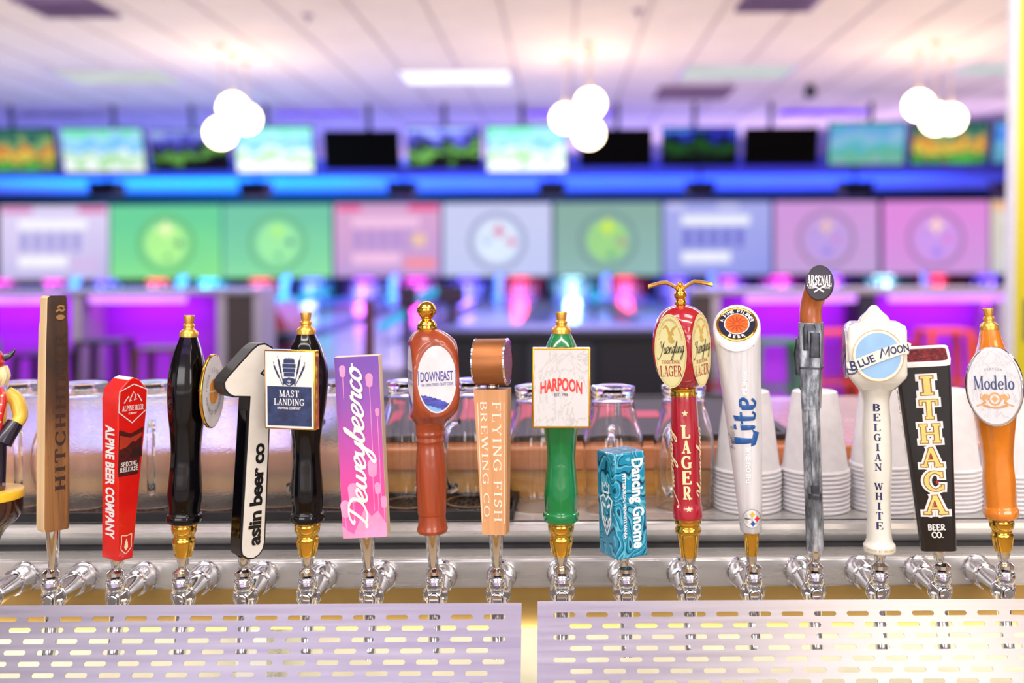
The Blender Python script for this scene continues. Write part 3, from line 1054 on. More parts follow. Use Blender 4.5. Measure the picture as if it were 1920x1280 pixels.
def rail(lab, x0, x1, ytop, strips, posts, panels):
    z = P((x0 + x1) / 2, ytop, yr).z
    xa, xb = P(x0, ytop, yr).x, P(x1, ytop, yr).x
    t = thing('drink_rail', lab, 'counter', ((xa + xb) / 2, yr, 0))
    o = (xa + xb) / 2
    obj('countertop', box(xa - o, xb - o, -.18, .45, z - .05, z), m_top, t, bevel=.01)
    for a, b in panels:
        qa, qb = P(a, ytop, yr + .4).x - o, P(b, ytop, yr + .4).x - o
        obj('back_panel', box(qa, qb, .36, .40, .0, z - .05), m_violet, t)
    for a, b in strips:
        qa, qb = P(a, ytop, yr).x - o, P(b, ytop, yr).x - o
        obj('led_strip', box(qa, qb, -.17, -.11, z - .115, z - .052), m_strip, t, bevel=.012)
        l = bpy.data.lights.new('led_glow', 'AREA')
        l.shape = 'RECTANGLE'
        l.size, l.size_y, l.energy, l.color = abs(qb - qa), .06, 3.5 * abs(qb - qa), (.75, .08, 0.95)
        g = put(bpy.data.objects.new('led_glow', l), t)
        g.location = ((qa + qb) / 2, .06, z - .12)
        g.rotation_euler = (math.radians(50), 0, 0)
    for a, b, m in posts:
        qa, qb = P(a, ytop, yr - .1).x - o, P(b, ytop, yr - .1).x - o
        obj('post', box(qa, qb, -.16, .30, 0, z - .05), m, t, bevel=.008)
    return t


rail('grey topped drink rail with glowing violet back, left of the black tap handles', -120, 492, 542, [(-110, 126), (182, 360)],
     [(140, 157, m_grey), (410, 427, m_grey), (428, 477, m_brown), (478, 491, m_grey)], [(-120, 150), (184, 428)])
rail('grey topped drink rail with glowing violet back, behind the white and rifle handles', 1296, 1905, 540, [(1392, 1596), (1656, 1900)],
     [(1297, 1331, m_brown), (1332, 1348, m_grey), (1608, 1640, m_darkwall), (1868, 1892, m_grey)], [(1346, 1612), (1640, 1880)])


def stool(px, pyseat, d, mat, lab, sc_=1.0):
    c = P(px, pyseat, d)
    t = thing('bar_stool', lab, 'stool', (c.x, d, 0), 'metal bar stools at the drink rails')
    h = c.z
    obj('seat', prism(round_poly([(-.17, h - .03), (.17, h - .03), (.17, h), (-.17, h)], .012), -.16, .16), mat, t)
    for sx in (-1, 1):
        for sy in (-1, 1):
            obj('leg', tube([(sx * .175, sy * .17, 0), (sx * .15, sy * .14, h - .03)], [.026, .032], 6, 1), mat, t)
    for q in (.28, .52):
        e = .172 - .03 * q
        obj('foot_ring', join(*[tube([a, b], .012, 6, 1) for a, b in [((-e, -e, h * q), (e, -e, h * q)), ((e, -e, h * q), (e, e, h * q)), ((e, e, h * q), (-e, e, h * q)), ((-e, e, h * q), (-e, -e, h * q))]]), mat, t)
    return t


m_or = M('orange_metal', (240, 84, 20), 0.35)
m_red = M('crimson_metal', (176, 16, 60), 0.35)
m_green = M('green_metal', (48, 134, 60), 0.35)
m_dks = M('dark_plum_metal', (46, 20, 58), 0.4)
m_brz = M('bronze_metal', (96, 52, 60), 0.4)
stool(1452, 636, 7.6, m_green, 'green metal bar stool between the white and rifle handles')
stool(1560, 618, 7.7, m_or, 'orange metal bar stool just right of the rifle handle')
stool(1770, 616, 7.7, m_or, 'orange metal bar stool above the black wedge handle')
stool(1662, 640, 7.55, m_red, 'crimson metal bar stool left of the orange one by the wedge handle')
stool(1876, 640, 7.9, m_red, 'crimson metal bar stool behind the orange oval handle')
stool(1344, 640, 7.9, m_red, 'crimson metal bar stool behind the white slanted handle')
stool(196, 636, 7.9, m_dks, 'dark plum bar stool left of the red handle')
stool(306, 650, 7.7, m_brz, 'bronze bar stool right of the red handle')
stool(-62, 640, 7.9, m_green, 'dark green bar stool behind the figurine handle')
stool(84, 660, 7.8, m_dks, 'dark plum bar stool behind the wooden plank handle')

# dark service counter in the middle
m_ctop = M('charcoal_counter', (40, 37, 52), 0.4)
m_cbody = M('charcoal_panel', (16, 15, 28), 0.5)
m_cp2 = M('slate_panel', (44, 52, 66), 0.5)
yc = 7.0
z = P(1030, 618, yc).z
xa, xb = P(826, 600, yc).x, P(1296, 600, yc).x
t = thing('service_counter', 'dark charcoal service counter in the middle behind the green handle', 'counter', ((xa + xb) / 2, yc, 0))
hw = (xb - xa) / 2
obj('countertop', box(-hw, hw, -.02, .75, z - .06, z), m_ctop, t, bevel=.01)
obj('body', box(-hw + .04, hw - .04, .04, .72, 0, z - .06), m_cbody, t)
for a, b in [(-.92, -.35), (-.3, .22), (.27, .78)]:
    obj('door_panel', box(a * hw, b * hw, .02, .05, .08, z - .10), m_cbody if a != -.3 else m_cp2, t, bevel=.01)
m_con = M('console_plum', (50, 30, 66), 0.5)
for i, (a, b, c, d, dd) in enumerate([(748, 780, 536, 578, 9.3), (822, 870, 536, 570, 8.8)]):
    ce = P((a + b) / 2, (c + d) / 2, dd)
    q = dd / FPX
    t = thing('bowler_console', ['dark bowling console on a pole beside the gold ball finial', 'dark bowling console on a pole above the copper drum handle'][i], 'console', (ce.x, dd, 0), 'bowling consoles')
    obj('monitor', box(-(b - a) / 2 * q, (b - a) / 2 * q, -.04, .1, ce.z - (d - c) / 2 * q, ce.z + (d - c) / 2 * q), m_con, t, bevel=.01)
    obj('pole', tube([(0, .05, 0), (0, .05, ce.z)], .035, 10, 1), m_con, t)
c0 = P(692, 560, 8.9)
t = thing('sign_post', 'dark reddish post standing behind the pink handle', 'post', (c0.x, 8.9, 0))
obj('shaft', tube([(0, 0, 0), (0, 0, c0.z)], .05, 10, 1), m_brz, t)
obj('base', lathe([(0, .2), (.03, .19), (.05, .06)], 20), m_brz, t)
# cyan light bars along the lanes
m_cy = E('cyan_light_bar', (60, 190, 245), 1.0)
for i, (a, b, da, db) in enumerate([((497, 582), (612, 546), 10.4, 13.0), ((716, 612), (758, 588), 10.0, 11.2), ((784, 560), (820, 545), 13, 15), ((1117, 560), (1112, 545), 14, 17)]):
    p0, p1 = P(*a, da), P(*b, db)
    o = thing('light_bar', 'slanting cyan light bar ' + ['behind the black tap handle with square badge', 'left of the gold ball finial', 'right of the gold ball finial', 'short one above the green handle'][i], 'light bar', (p0.x, p0.y, ZL + .01 if p0.y < 12 else ZL - .07), 'cyan light bars')
    b0_ = Vector((0, 0, p0.z - o.location.z))
    e0_ = b0_ + (p1 - p0)
    obj('tube', tube([tuple(b0_), tuple(e0_)], .045 if i < 2 else .06, 10, 1), m_cy, o)
    for q_ in (b0_.lerp(e0_, .1), b0_.lerp(e0_, .9)):
        obj('stand', tube([(q_.x, q_.y, 0.0), tuple(q_)], .012, 6, 1), m_dark, o)
# red ball return beside the pillar
c0 = P(512, 600, 10.2)
t = thing('ball_return', 'dull red ball return hood beside the dark pillar', 'ball return', (c0.x, 10.2, ZL + .01))
mr = M('dull_red_hood', (166, 60, 66), 0.45)
obj('hood', prism(round_poly([(-.06, 0), (.30, 0), (.16, .42), (.04, .58), (-.06, .58)], .04), -.15, .7), mr, t)
obj('ball_tray', box(-.05, .32, -.55, -.15, .2, .32), m_dark, t, bevel=.03)

# yellow post at the right edge
m_yel = M('yellow_paint', (246, 226, 40), 0.5)
m_pw = M('post_white', (238, 236, 240), 0.5)
m_nv = M('navy_sticker', (40, 50, 110), 0.5)
yy = 5.2
xa = P(1886, 1080, yy).x
t = thing('yellow_post', 'yellow square post with white edge at the right edge of the photo', 'post', (xa, yy, 0), rot=(0, math.radians(1.0), 0))
obj('shaft', box(.03, .36, 0, .06, 0, ZC - .02), m_yel, t)
obj('edge_strip', box(.008, .03, -.01, .06, 0, ZC - .02), m_pw, t)
obj('sticker', box(.085, .3, -.006, 0, P(0, 648, yy).z, P(0, 570, yy).z), m_nv, t)

# ================================================================== BAR
m_barwood = wood('bar_wood', (206, 118, 66), (236, 154, 98), 22, (0.05, 1, 1), 0.22, 0.6, 0.03)
m_riser = wood('bar_edge_wood', (226, 150, 58), (250, 192, 100), 26, (0.06, 1, 1), 0.35, 0.3, 0.05)
m_die = M('bar_front_cream', (248, 240, 220), 0.55, vary=0.05, scale=8)
m_rubber = M('black_rubber', (24, 22, 26), 0.5, vary=0.2)
XA, XB = -1.05, 0.95
zs, zb, zt, zl = H - .341, H - .270, H - .3716, H - .4606
t = thing('bar_counter', 'orange wooden bar counter behind the glasses and cup stacks', 'bar', (0, 1.45, 0))
obj('bar_top', box(XA, XB, 0.0, .53, zb - .035, zb), m_barwood, t, bevel=.004)
obj('riser', box(XA, XB, 0.006, .05, zs - .03, zb - .035), m_riser, t)
obj('front_panel', box(XA, XB, -.10, .45, 0, zl - .001), m_die, t)
obj('carcass', box(XA, XB, .155, .45, zl, zb - .036), m_die, t)
t = thing('glass_shelf', 'stainless steel shelf carrying glasses and cup stacks', 'shelf', (0, 1.30, 0))
obj('shelf_top', box(XA, XB, .006, .152, zs - .012, zs), m_steel, t)
lip = [(0, zs), (.012, zs), (.012, zs - .030), (.004, zs - .030), (.002, zs - .026), (-.004, zs - .021), (-.008, zs - .008), (-.005, zs - .002)]
n_ = len(lip)
V = [(XA, y, z) for y, z in lip] + [(XB, y, z) for y, z in lip]
obj('lip', (V, [tuple(range(n_)), tuple(range(2 * n_ - 1, n_ - 1, -1))] + [(i, i + n_, (i + 1) % n_ + n_, (i + 1) % n_) for i in range(n_)]), m_steel, t)
t = thing('tap_tower', 'long stainless steel tap tower the faucets are screwed into', 'tap tower', (0, 1.25, 0))
obj('housing', box(XA, XB, 0, .13, zl, zt), m_steel, t, bevel=.005)
obj('reflection_band', box(XA, XB, -.0012, .002, zl + .001, H - .4085), M('mirrored_amber_tint', (190, 156, 92), .3, .55, vary=.08, scale=20, stretch=(.05, 1, 1)), t)  # amber reflection on the tower face, put in as a tinted strip
obj('seam_gasket', box(XA, XB, .040, .12, zt, zt + .005), m_rubber, t)
for x in (-.95, -.40, .86):
    obj('support', box(x - .02, x + .02, .03, .095, 0, zl), m_steel, t)

# perforated splash panels
pitch, rowp, hl, hr = .0369, .01185, .0249 / 2, .0026
zp, tp = H - .389, math.radians(27)


def perforated(nslot, rows, margin):
    Wd = margin * 2 + pitch * nslot
    V, F = [], []

    def cell(x0, x1, z1, z0, hole):
        b = len(V)
        if not hole:
            V.extend([(x0, 0, z1), (x1, 0, z1), (x1, 0, z0), (x0, 0, z0)])
            F.append((b, b + 1, b + 2, b + 3))
            return
        cx, cz = (x0 + x1) / 2, (z0 + z1) / 2
        e = hl - hr
        inner, outer = [], []
        for s in (1, -1):
            for k in range(9):
                a = math.radians(-90 + 22.5 * k)
                inner.append((cx + s * (e + hr * math.cos(a)), 0, cz + s * hr * math.sin(a)))
                if k < 2:
                    q = (cx + s * (e + (x1 - cx - e) * k / 2), cz - s * (z1 - cz))
                elif k > 6:
                    q = (cx + s * (e + (x1 - cx - e) * (8 - k) / 2), cz + s * (z1 - cz))
                else:
                    q = (x1 if s > 0 else x0, cz + s * (z1 - cz) * (k - 4) / 2)
                outer.append((q[0], 0, q[1]))
        n = len(inner)
        V.extend(inner + outer)
        for i in range(n):
            j = (i + 1) % n
            F.append((b + i, b + j, b + n + j, b + n + i))

    top = .0091
    cell(0, Wd, 0, -top, False)
    z = -top
    for r in range(rows):
        off = margin + (0 if r % 2 == 0 else pitch / 2)
        n = nslot if r % 2 == 0 else nslot - 1
        cell(0, off, z, z - rowp, False)
        for i in range(n):
            cell(off + i * pitch, off + (i + 1) * pitch, z, z - rowp, True)
        cell(off + n * pitch, Wd, z, z - rowp, False)
        z -= rowp
    cell(0, Wd, z, z - .012, False)
    return (V, F), Wd, -z + .012


mg = .018 - (pitch - 2 * hl) / 2
for name, n, edge, side, lab in [('a', 17, 978, 0, 'perforated steel splash panel with slots, its right edge at the gap'), ('b', 16, 1008, 1, 'perforated steel splash panel with slots, its left edge at the gap')]:
    vf, Wd, Lh = perforated(n, 14, mg)
    c = P(edge, 1130 if side == 0 else 1127, 1.135)
    x = c.x if side else c.x - Wd
    t = thing('splash_panel', lab, 'splash panel', (x, 1.135, c.z), 'perforated splash panels', rot=(-tp, 0, -0.0))
    o = obj('slotted_sheet', vf, m_steel_panel, t, 1, 0)
    md = o.modifiers.new('solid', 'SOLIDIFY')
    md.thickness = .0012
    for q in (.02, Wd - .035):
        obj('foot_bracket', box(q, q + .015, .002, .010, -Lh + .006, -Lh + .018), m_steel, t)
    base_z = c.z - Lh * math.cos(tp)
t = thing('drip_tray', 'steel drip tray under the row of faucets', 'drip tray', (0, 1.0, 0))
obj('tray_floor', box(XA, XB, .02, .26, base_z - .02, base_z - .012), m_steel, t)
obj('tray_rim', join(box(XA, XB, .015, .022, base_z - .02, base_z - .002), box(XA, XB, .255, .262, base_z - .02, base_z + .01)), m_steel, t)
obj('tray_support', box(XA, XB, .05, .25, 0, base_z - .0205), m_steel, t)

# rubber mats
x0, x1 = P(-90, 950, 1.36).x, P(962, 950, 1.36).x
t = thing('bar_mat', 'black rubber drainage mat under the beer mugs on the steel shelf', 'mat', ((x0 + x1) / 2, 1.372, zs))
hw = (x1 - x0) / 2
obj('base', box(-hw, hw, -.055, .055, .0003, .004), m_rubber, t)
cells = []
r_ = .0075
for j in range(9):
    for i in range(int(2 * hw / .0135)):
        x, y = -hw + .008 + i * .0135 + (j % 2) * .0067, -.050 + j * .0122
        if x > hw - .008:
            continue
        ring = []
        for q, rad in ((.004, r_), (.0085, r_ * .92), (.0085, r_ * .62), (.004, r_ * .55)):
            ring.append([(x + rad * math.cos(PI / 3 * k), y + rad * math.sin(PI / 3 * k), q) for k in range(6)])
        cells.append(rings(ring, False, False))
o = obj('honeycomb', join(*cells), M('wet_rubber', (46, 42, 46), 0.18, vary=0.5, scale=300), t, smooth=0)
obj('rim', join(box(-hw, hw, -.058, -.053, 0, .012), box(-hw, hw, .053, .058, 0, .012), box(-hw - .003, -hw, -.058, .058, 0, .012), box(hw, hw + .003, -.058, .058, 0, .012)), m_rubber, t)
xa, xb = P(560, 838, 1.5).x, P(1482, 838, 1.5).x
m_matred = M('mat_red_print', (190, 30, 60), 0.5)
t = thing('counter_mat', 'long black bar mat with red marks lying on the wooden bar top', 'mat', ((xa + xb) / 2, 1.70, zb))
hw = (xb - xa) / 2
obj('base', box(-hw, hw, -.20, .235, .0003, .006), M('mat_black', (34, 26, 34), 0.6, vary=0.3, scale=400), t, bevel=.002)
obj('rim', join(box(-hw, hw, -.205, -.19, 0, .010), box(-hw, hw, .225, .24, 0, .010), box(-hw - .005, -hw + .01, -.205, .24, 0, .010), box(hw - .01, hw + .005, -.205, .24, 0, .010)), m_rubber, t, bevel=.002)
obj('red_marking', join(*[box(-hw + .06 + i * .075, -hw + .115 + i * .075, -.02, .055 + (i % 3) * .02, .006, .0066) for i in range(8)]), m_matred, t)

# beer mugs standing upside down
MR = .97
zg = [(0.0005, .0385), (.004, .0395), (.03, .0425), (.062, .0440), (.095, .0430), (.118, .0368), (.138, .0315), (.150, .0292), (.1545, .0292), (.158, .0312), (.164, .0314), (.168, .0300), (.1685, .012)]
zi = [(.1600, .010), (.1520, .0250), (.138, .0276), (.118, .0326), (.095, .0390), (.062, .0402), (.03, .0388), (.004, .0362), (.0005, .0366)]
m_gl = glass('clear_glass', 0.0, ior=1.4)
m_gl2 = glass('dimpled_wet_glass', 0.03, bmp=0.28, bscale=420, ior=1.3)
m_gl2.node_tree.nodes['Principled BSDF'].inputs['Transmission Weight'].default_value = 0.94


def mug(kind):
    t = thing('beer_mug', 'mug', 'beer mug')
    out = [(z, r * MR) for z, r in smooth_prof(zg, 3)]
    inn = [(z, r * MR) for z, r in smooth_prof(zi, 3)]
    vf = lathe(out + inn, 44, cap0=False, cap1=False)
    b = lathe([(zg[-1][0], .012 * MR), (zg[-1][0], .0001)], 44, cap0=False, cap1=False)
    b2 = lathe([(.1600, .0001), (.1600, .010 * MR)], 44, cap0=False, cap1=False)
    n = 44
    k = len(out) + len(inn)
    V, F = vf
    F += [((k - 1) * n + i, (k - 1) * n + (i + 1) % n, (i + 1) % n, i) for i in range(n)]
    vf = join((V, F), b, b2)
    o = obj('glass_body', vf, m_gl2 if kind else m_gl, t, 1, 60)
    bm = bmesh.new()
    bm.from_mesh(o.data)
    bmesh.ops.remove_doubles(bm, verts=bm.verts, dist=1e-6)
    bmesh.ops.recalc_face_normals(bm, faces=bm.faces)
    bm.to_mesh(o.data)
    bm.free()
    obj('handle', tube([(.0422, 0, .030), (.056, 0, .028), (.070, 0, .045), (.074, 0, .075), (.066, 0, .105), (.052, 0, .116), (.0355, 0, .116)], .0052, 12, 5), m_gl, t)
    return t


mugs = [(36, 1.385, -62, 1, 'frosted wet upside-down beer mug behind the figurine handle'),
        (158, 1.375, -118, 1, 'frosted wet upside-down beer mug between the wooden plank and red handles'),
        (288, 1.38, -70, 1, 'frosted wet upside-down beer mug between the red handle and the black handle with oval badge'),
        (414, 1.37, -115, 1, 'frosted wet upside-down beer mug behind the numeral one handle'),
        (528, 1.385, -60, 1, 'upside-down beer mug between the numeral one handle and the square badge handle'),
        (640, 1.38, -120, 1, 'upside-down beer mug mostly hidden behind the pink handle'),
        (768, 1.375, -65, 0, 'clear upside-down beer mug between the pink handle and the red-brown wooden handle'),
        (884, 1.38, -115, 0, 'clear upside-down beer mug between the red-brown handle and the copper drum handle'),
        (1008, 1.385, -62, 0, 'clear upside-down beer mug behind the green handle'),
        (1150, 1.375, -95, 0, 'clear upside-down beer mug above the turquoise box handle'),
        (1283, 1.385, -118, 0, 'clear upside-down beer mug behind the dark red handle with eagle'),
        (96, 1.425, 60, 1, 'upside-down beer mug in the back row behind the wooden plank handle'),
        (222, 1.428, 140, 1, 'upside-down beer mug in the back row behind the red handle'),
        (470, 1.425, 40, 1, 'upside-down beer mug in the back row between numeral one and square badge handles')]
prot = {}
for px, d, rot, kind, lab in mugs:
    if d > 1.4:
        continue
    if kind not in prot:
        o = prot[kind] = mug(kind)
    else:
        o = dup(prot[kind])
    o['label'] = lab
    o['group'] = 'beer mugs drying upside down'
    o.location = (P(px, 950, d).x, d, zs + (.0095 if px < 940 else 0.0003))
    o.rotation_euler = (0, 0, math.radians(rot))

# stacks of plastic cups
m_cup, nt_, b_ = new_mat('frosted_plastic')
f_ = noise(nt_, coords(nt_), 60)
nt_.links.new(ramp(nt_, [(0.3, (238, 234, 238)), (0.7, (248, 245, 248))], f_), b_.inputs['Base Color'])
b_.inputs['Roughness'].default_value = 0.42
b_.inputs['Transmission Weight'].default_value = 0.12
b_.inputs['Subsurface Weight'].default_value = 0.5
b_.inputs['Subsurface Radius'].default_value = (.01, .01, .01)
b_.inputs['IOR'].default_value = 1.3
cup_o = [(0, .0452), (.0022, .0468), (.0044, .0455), (.0050, .0440), (.060, .0372), (.100, .0318), (.1080, .0300), (.1090, .0285)]
cup_i = [(.1080, .0275), (.098, .0308), (.060, .0364), (.005, .0432), (0, .0440)]
vf = lathe(cup_o + [(.109, .0001)], 40, cap0=False, cap1=False)
cup_me = None
ORD = 'first second third fourth fifth sixth seventh eighth ninth tenth eleventh'.split()
si = 0
for px, d, n in [(1402, 1.375, 10), (1529, 1.37, 10), (1657, 1.375, 11), (1775, 1.378, 10), (1897, 1.37, 9), (2020, 1.375, 9)]:
    where = ['behind the white slanted handle', 'behind the rifle handle', 'behind the white ceramic handle', 'right of the black wedge handle', 'behind the orange oval handle', 'x'][si]
    if px > 2000:
        continue
    for k in range(n):
        if cup_me is None:
            o = obj('plastic_cup', lathe(cup_o + [(.109, .0001), (.108, .0001)] + cup_i, 40, cap0=False, cap1=False), m_cup)
            cup_me = o.data
        else:
            o = put(bpy.data.objects.new('plastic_cup', cup_me))
        o.location = (P(px, 950, d).x + random.uniform(-.0006, .0006), d, zs + .0004 + k * .0058)
        pos = 'topmost' if k == n - 1 else 'lowest' if k == 0 else ORD[k] + '-from-bottom'
        tag(o, '%s plastic cup of the stack %s' % (pos, where), 'plastic cup', 'cups stacked ' + where)
    si += 1

# ================================================================== FAUCETS
nuts = [(-32, 1121), (88, 1121), (210, 1121), (334, 1120), (452, 1120), (572, 1119), (691, 1119), (813, 1118), (932, 1118), (1053, 1114),
        (1174, 1114), (1294, 1112), (1415, 1111), (1531, 1109), (1653, 1108), (1771, 1108), (1891, 1107)]
hn = ['figurine', 'wooden plank', 'red', 'black oval badge', 'numeral one', 'black square badge', 'pink plank', 'red-brown oval', 'copper drum', 'green',
      'turquoise box', 'dark red eagle', 'white slanted', 'rifle', 'white ceramic', 'black wedge', 'orange oval']
m_hole = M('bolt_dark', (40, 38, 42), 0.3, 0.6)


def faucet():
    t = thing('beer_faucet', 'faucet', 'faucet')
    S = K
    obj('bonnet', lathe(smooth_prof([(-20, 12), (-17, 14), (-12, 15), (-9, 17), (0, 18), (8, 16.5), (11, 12), (12, 9)], 3), 32), m_chrome, t, S)
    obj('knurled_ring', lathe([(-3 + i * 1.2, 18.0 + (.35 if i % 2 else -.2)) for i in range(5)], 60, cap0=False, cap1=False), m_chrome, t, S)
    obj('lever_ball', lathe([(10, 7), (14, 7), (16, 9)], 20), m_hole, t, S)
    obj('washer', lathe([(14.5, 13), (15.5, 16.5), (22, 16.5), (24, 14), (27, 10)], 36), m_chrome, t, S)
    obj('shaft_block', box(-12, 12, -14, 20, -40, -19), m_chrome, t, S, bevel=3)
    b = obj('bolt', tf(lathe([(0, 10), (1.5, 10), (2.5, 8.6), (3.5, 8.2), (3.5, .1)], 24), lambda x, y, z: (x, -14 - z, y - 29)), m_chrome, t, S)
    obj('bolt_seat', tf(lathe([(0, 11), (.6, 11)], 24), lambda x, y, z: (x, -14 - z, y - 29)), m_hole, t, S)
    obj('spout', tube([(0, 8, -34), (0, 8, -60), (0, 2, -85), (0, -8, -120), (0, -14, -140)], [17, 15, 13, 12, 11], 20), m_chrome, t, S)
    obj('body', tf(lathe(smooth_prof([(6, 20), (9, 23), (14, 23.4), (50, 22.6), (86, 21.5)], 3), 32), lambda x, y, z: (x, z, y - 28)), m_chrome, t, S)
    obj('face_ring', tf(torus(22.5, 1.6), lambda x, y, z: (x, y + 9, z - 28)), m_chrome, t, S)
    obj('coupling_nut', tf(lathe([(84, 21), (86, 25.5), (106, 27), (123, 28.5), (126, 27)], 36), lambda x, y, z: (x, z, y - 28)), m_chrome, t, S)
    obj('flange', tf(lathe([(124, 30), (128.5, 31)], 36), lambda x, y, z: (x, z, y - 28)), m_chrome, t, S)
    return t


f0 = None
FP = []
for i, (px, py) in enumerate(nuts):
    bx = CX + (px - CX) * 1.16 / D + (1 if px > 1050 else 0)
    by = py - 28
    FP.append((bx, by))
    if f0 is None:
        f0 = o = faucet()
    else:
        o = dup(f0)
    o['label'] = 'chrome beer faucet carrying the %s tap handle' % hn[i]
    o['group'] = 'row of chrome beer faucets'
    o.location = P(bx, by, D)

# ================================================================== TAP HANDLES
GR = 'tap handles in a row'


class Handle:
    def __init__(s, name, label, bx, by, lean, h, alpha=0.0):
        s.phi = math.atan((bx - CX) / FPX)
        s.c = math.cos(s.phi)
        a = math.radians(alpha)
        s.fx = s.c / max(math.cos(a), .2)
        s.sx = s.c / max(abs(math.sin(a)), .2)
        s.root = thing(name, label, 'tap handle', P(bx, by, D), GR)
        m = Matrix.Rotation(math.atan(lean / h), 4, 'Y') @ Matrix.Rotation(-s.phi + a, 4, 'Z')
        s.root.rotation_euler = m.to_euler()
        s.bx, s.by = bx, by

    def part(s, name, vf, mat, **k):
        par = k.pop('parent', s.root)
        return obj(name, vf, mat, par, K, **k)

    def turned(s, name, prof, mat, **k):
        kw = {q: k.pop(q) for q in list(k) if q in ('seg', 'cut', 'facet', 'nf', 'cx', 'sy')}
        sm = k.pop('n', 4)
        p = [(z, r * s.c) for z, r in prof]
        return s.part(name, lathe(smooth_prof(p, sm) if sm > 1 else p, **kw), mat, **k)

    def ferrule(s, i, r0, r1=9.5, mat=None, ring=True):
        """chrome sleeve from the foot of the handle down to the faucet washer"""
        L = (FP[i][1] - 25) - s.by
        p = [(-L, r1 * .95), (-L * .98, r1), (-L * .5, (r1 + r0) / 2 * 1.0)]
        if ring:
            p += [(-L * .42, (r1 + r0) / 2 + .9)]
        p += [(-1.0, r0), (1.5, r0)]
        s.turned('ferrule', p, mat or m_chrome, n=1, seg=32)

    def print(s, name, vf2, fn, mat, **k):
        V, F = surf(vf2, fn)
        out = []
        for i, (x, y, z) in enumerate(V):      # later strokes lie a hair over earlier ones
            r = max(math.hypot(x, y), 1e-6)
            out.append((x + x / r * i * .0012, y + y / r * i * .0012, z))
        return s.part(name, (out, F), mat, smooth=0, flip=False, **k)


# --- figurine at the left edge
h = Handle('figurine_handle', 'painted figurine tap handle on a brown mug at the left edge', -20, 1040, 0, 400, 0)
m_fy, m_fr = M('yellow_shirt_paint', (238, 196, 76), 0.35, coat=.3), M('red_paint', (206, 28, 22), 0.3, coat=.4)
m_fn, m_fh = M('navy_paint', (26, 20, 44), 0.3, coat=.5), M('cream_hair', (240, 226, 176), 0.5, bmp=0.4, scale=900)
m_fb, m_fl = M('stout_brown', (58, 24, 14), 0.15, coat=.8), M('skin_paint', (232, 178, 132), 0.4)
h.turned('mug_base', [(0, 16), (12, 17), (30, 22), (48, 34), (62, 52), (74, 62), (90, 66), (106, 67)], m_fb)
h.turned('foam_rim', [(105, 66), (107, 68), (120, 68.5), (122, 67), (122.5, 1)], M('foam_yellow', (240, 186, 40), 0.35), n=1)
for sx in (-1, 1):
    h.part('leg', tube([(sx * 16, 0, 122), (sx * 17, 0, 170), (sx * 15, 0, 226)], [11, 12, 16], 14), m_fn)
    h.part('shoe', tube([(sx * 16, 8, 128), (sx * 19, -10, 128), (sx * 20, -24, 127)], [8, 9, 6], 12), m_fb)
h.turned('torso', [(214, 26), (226, 32), (250, 34), (280, 36), (300, 34), (312, 22), (318, 12)], m_fy, sy=.72)
for sx in (-1, 1):
    h.part('arm', tube([(sx * 30, 0, 304), (sx * 47, -4, 285), (sx * 52, -12, 255), (sx * 38, -26, 240)], [11, 14, 13, 10], 14), m_fy)
    h.part('cuff', tube([(sx * 43, -20, 246), (sx * 30, -28, 226), (sx * 22, -32, 212)], [15, 16, 17], 14), m_fn)
    st_ = tube([(sx * 20, -20, 314), (sx * 24, -27, 292), (sx * 18, -27, 256), (sx * 16, -25, 228)], [4.5, 6, 6, 6], 10)
    sp_ = h.part('suspender', st_, m_fr)
    for k in range(4):
        h.part('dot', move(lathe([(-2.5, .5), (-1.5, 2.2), (0, 2.8), (1.5, 2.2), (2.5, .5)], 10), sx * (22 - k * 1.3), -31, 300 - k * 16), m_cream, parent=sp_)
h.turned('head', [(316, 14), (324, 22), (338, 26), (352, 25), (364, 18), (370, 6)], m_fl)
h.part('beard', join(move(lathe(smooth_prof([(306, 3), (314, 18), (328, 27), (338, 26)], 4), 24, sy=.9), 0, -5, 0), *[tube([(26 * math.cos(a), 18 * math.sin(a), 352), (30 * math.cos(a), 22 * math.sin(a), 334), (25 * math.cos(a), 20 * math.sin(a), 318)], [6, 7, 4], 8) for a in (-.6, 0, .5, 1.2, 1.9, 2.6, 3.3, 3.8)]), m_fh)
h.part('nose', move(lathe(smooth_prof([(-5, 1), (-3, 4), (0, 5), (4, 2.5), (6, .6)], 3), 12), 0, -27, 342), m_fl)
for sx in (-1, 1):
    h.part('eye', move(lathe(smooth_prof([(-3, .5), (0, 3), (3, .5)], 3), 10), sx * 9, -23, 350), m_fn)
h.turned('cap', [(352, 29), (358, 31), (366, 30), (378, 26), (386, 14), (388, 2)], m_fr)
h.part('horn', tube([(26, 0, 368), (38, -2, 374), (44, -2, 384)], [7, 5, 1], 10), m_fn)
h.ferrule(0, 15)

# --- wooden plank
h = Handle('plank_handle', 'tall rough wooden plank tap handle with burnt lettering', 100, 992, 4, 438, 24)
m_plank = wood('plank_oak', (70, 42, 20), (168, 116, 62), 30, (1, 1, .05), 0.6, 0, .35)
nt_ = m_plank.node_tree
b_ = nt_.nodes['Principled BSDF']
src = b_.inputs['Base Color'].links[0].from_socket
v_ = coords(nt_, (1, 1, 1), 'Generated')
sp_ = nt_.nodes.new('ShaderNodeSeparateXYZ')
nt_.links.new(v_, sp_.inputs[0])
n_ = noise(nt_, coords(nt_, (1, 1, .4)), 60, 4)
ma = nt_.nodes.new('ShaderNodeMath')
ma.operation = 'MULTIPLY_ADD'
ma.inputs[1].default_value = .35
nt_.links.new(n_, ma.inputs[0])
nt_.links.new(sp_.outputs['Z'], ma.inputs[2])
sc1 = ramp(nt_, [(.50, (255, 255, 255)), (.72, (150, 132, 118)), (.92, (92, 80, 72)), (1.0, (120, 108, 98))], ma.outputs[0])
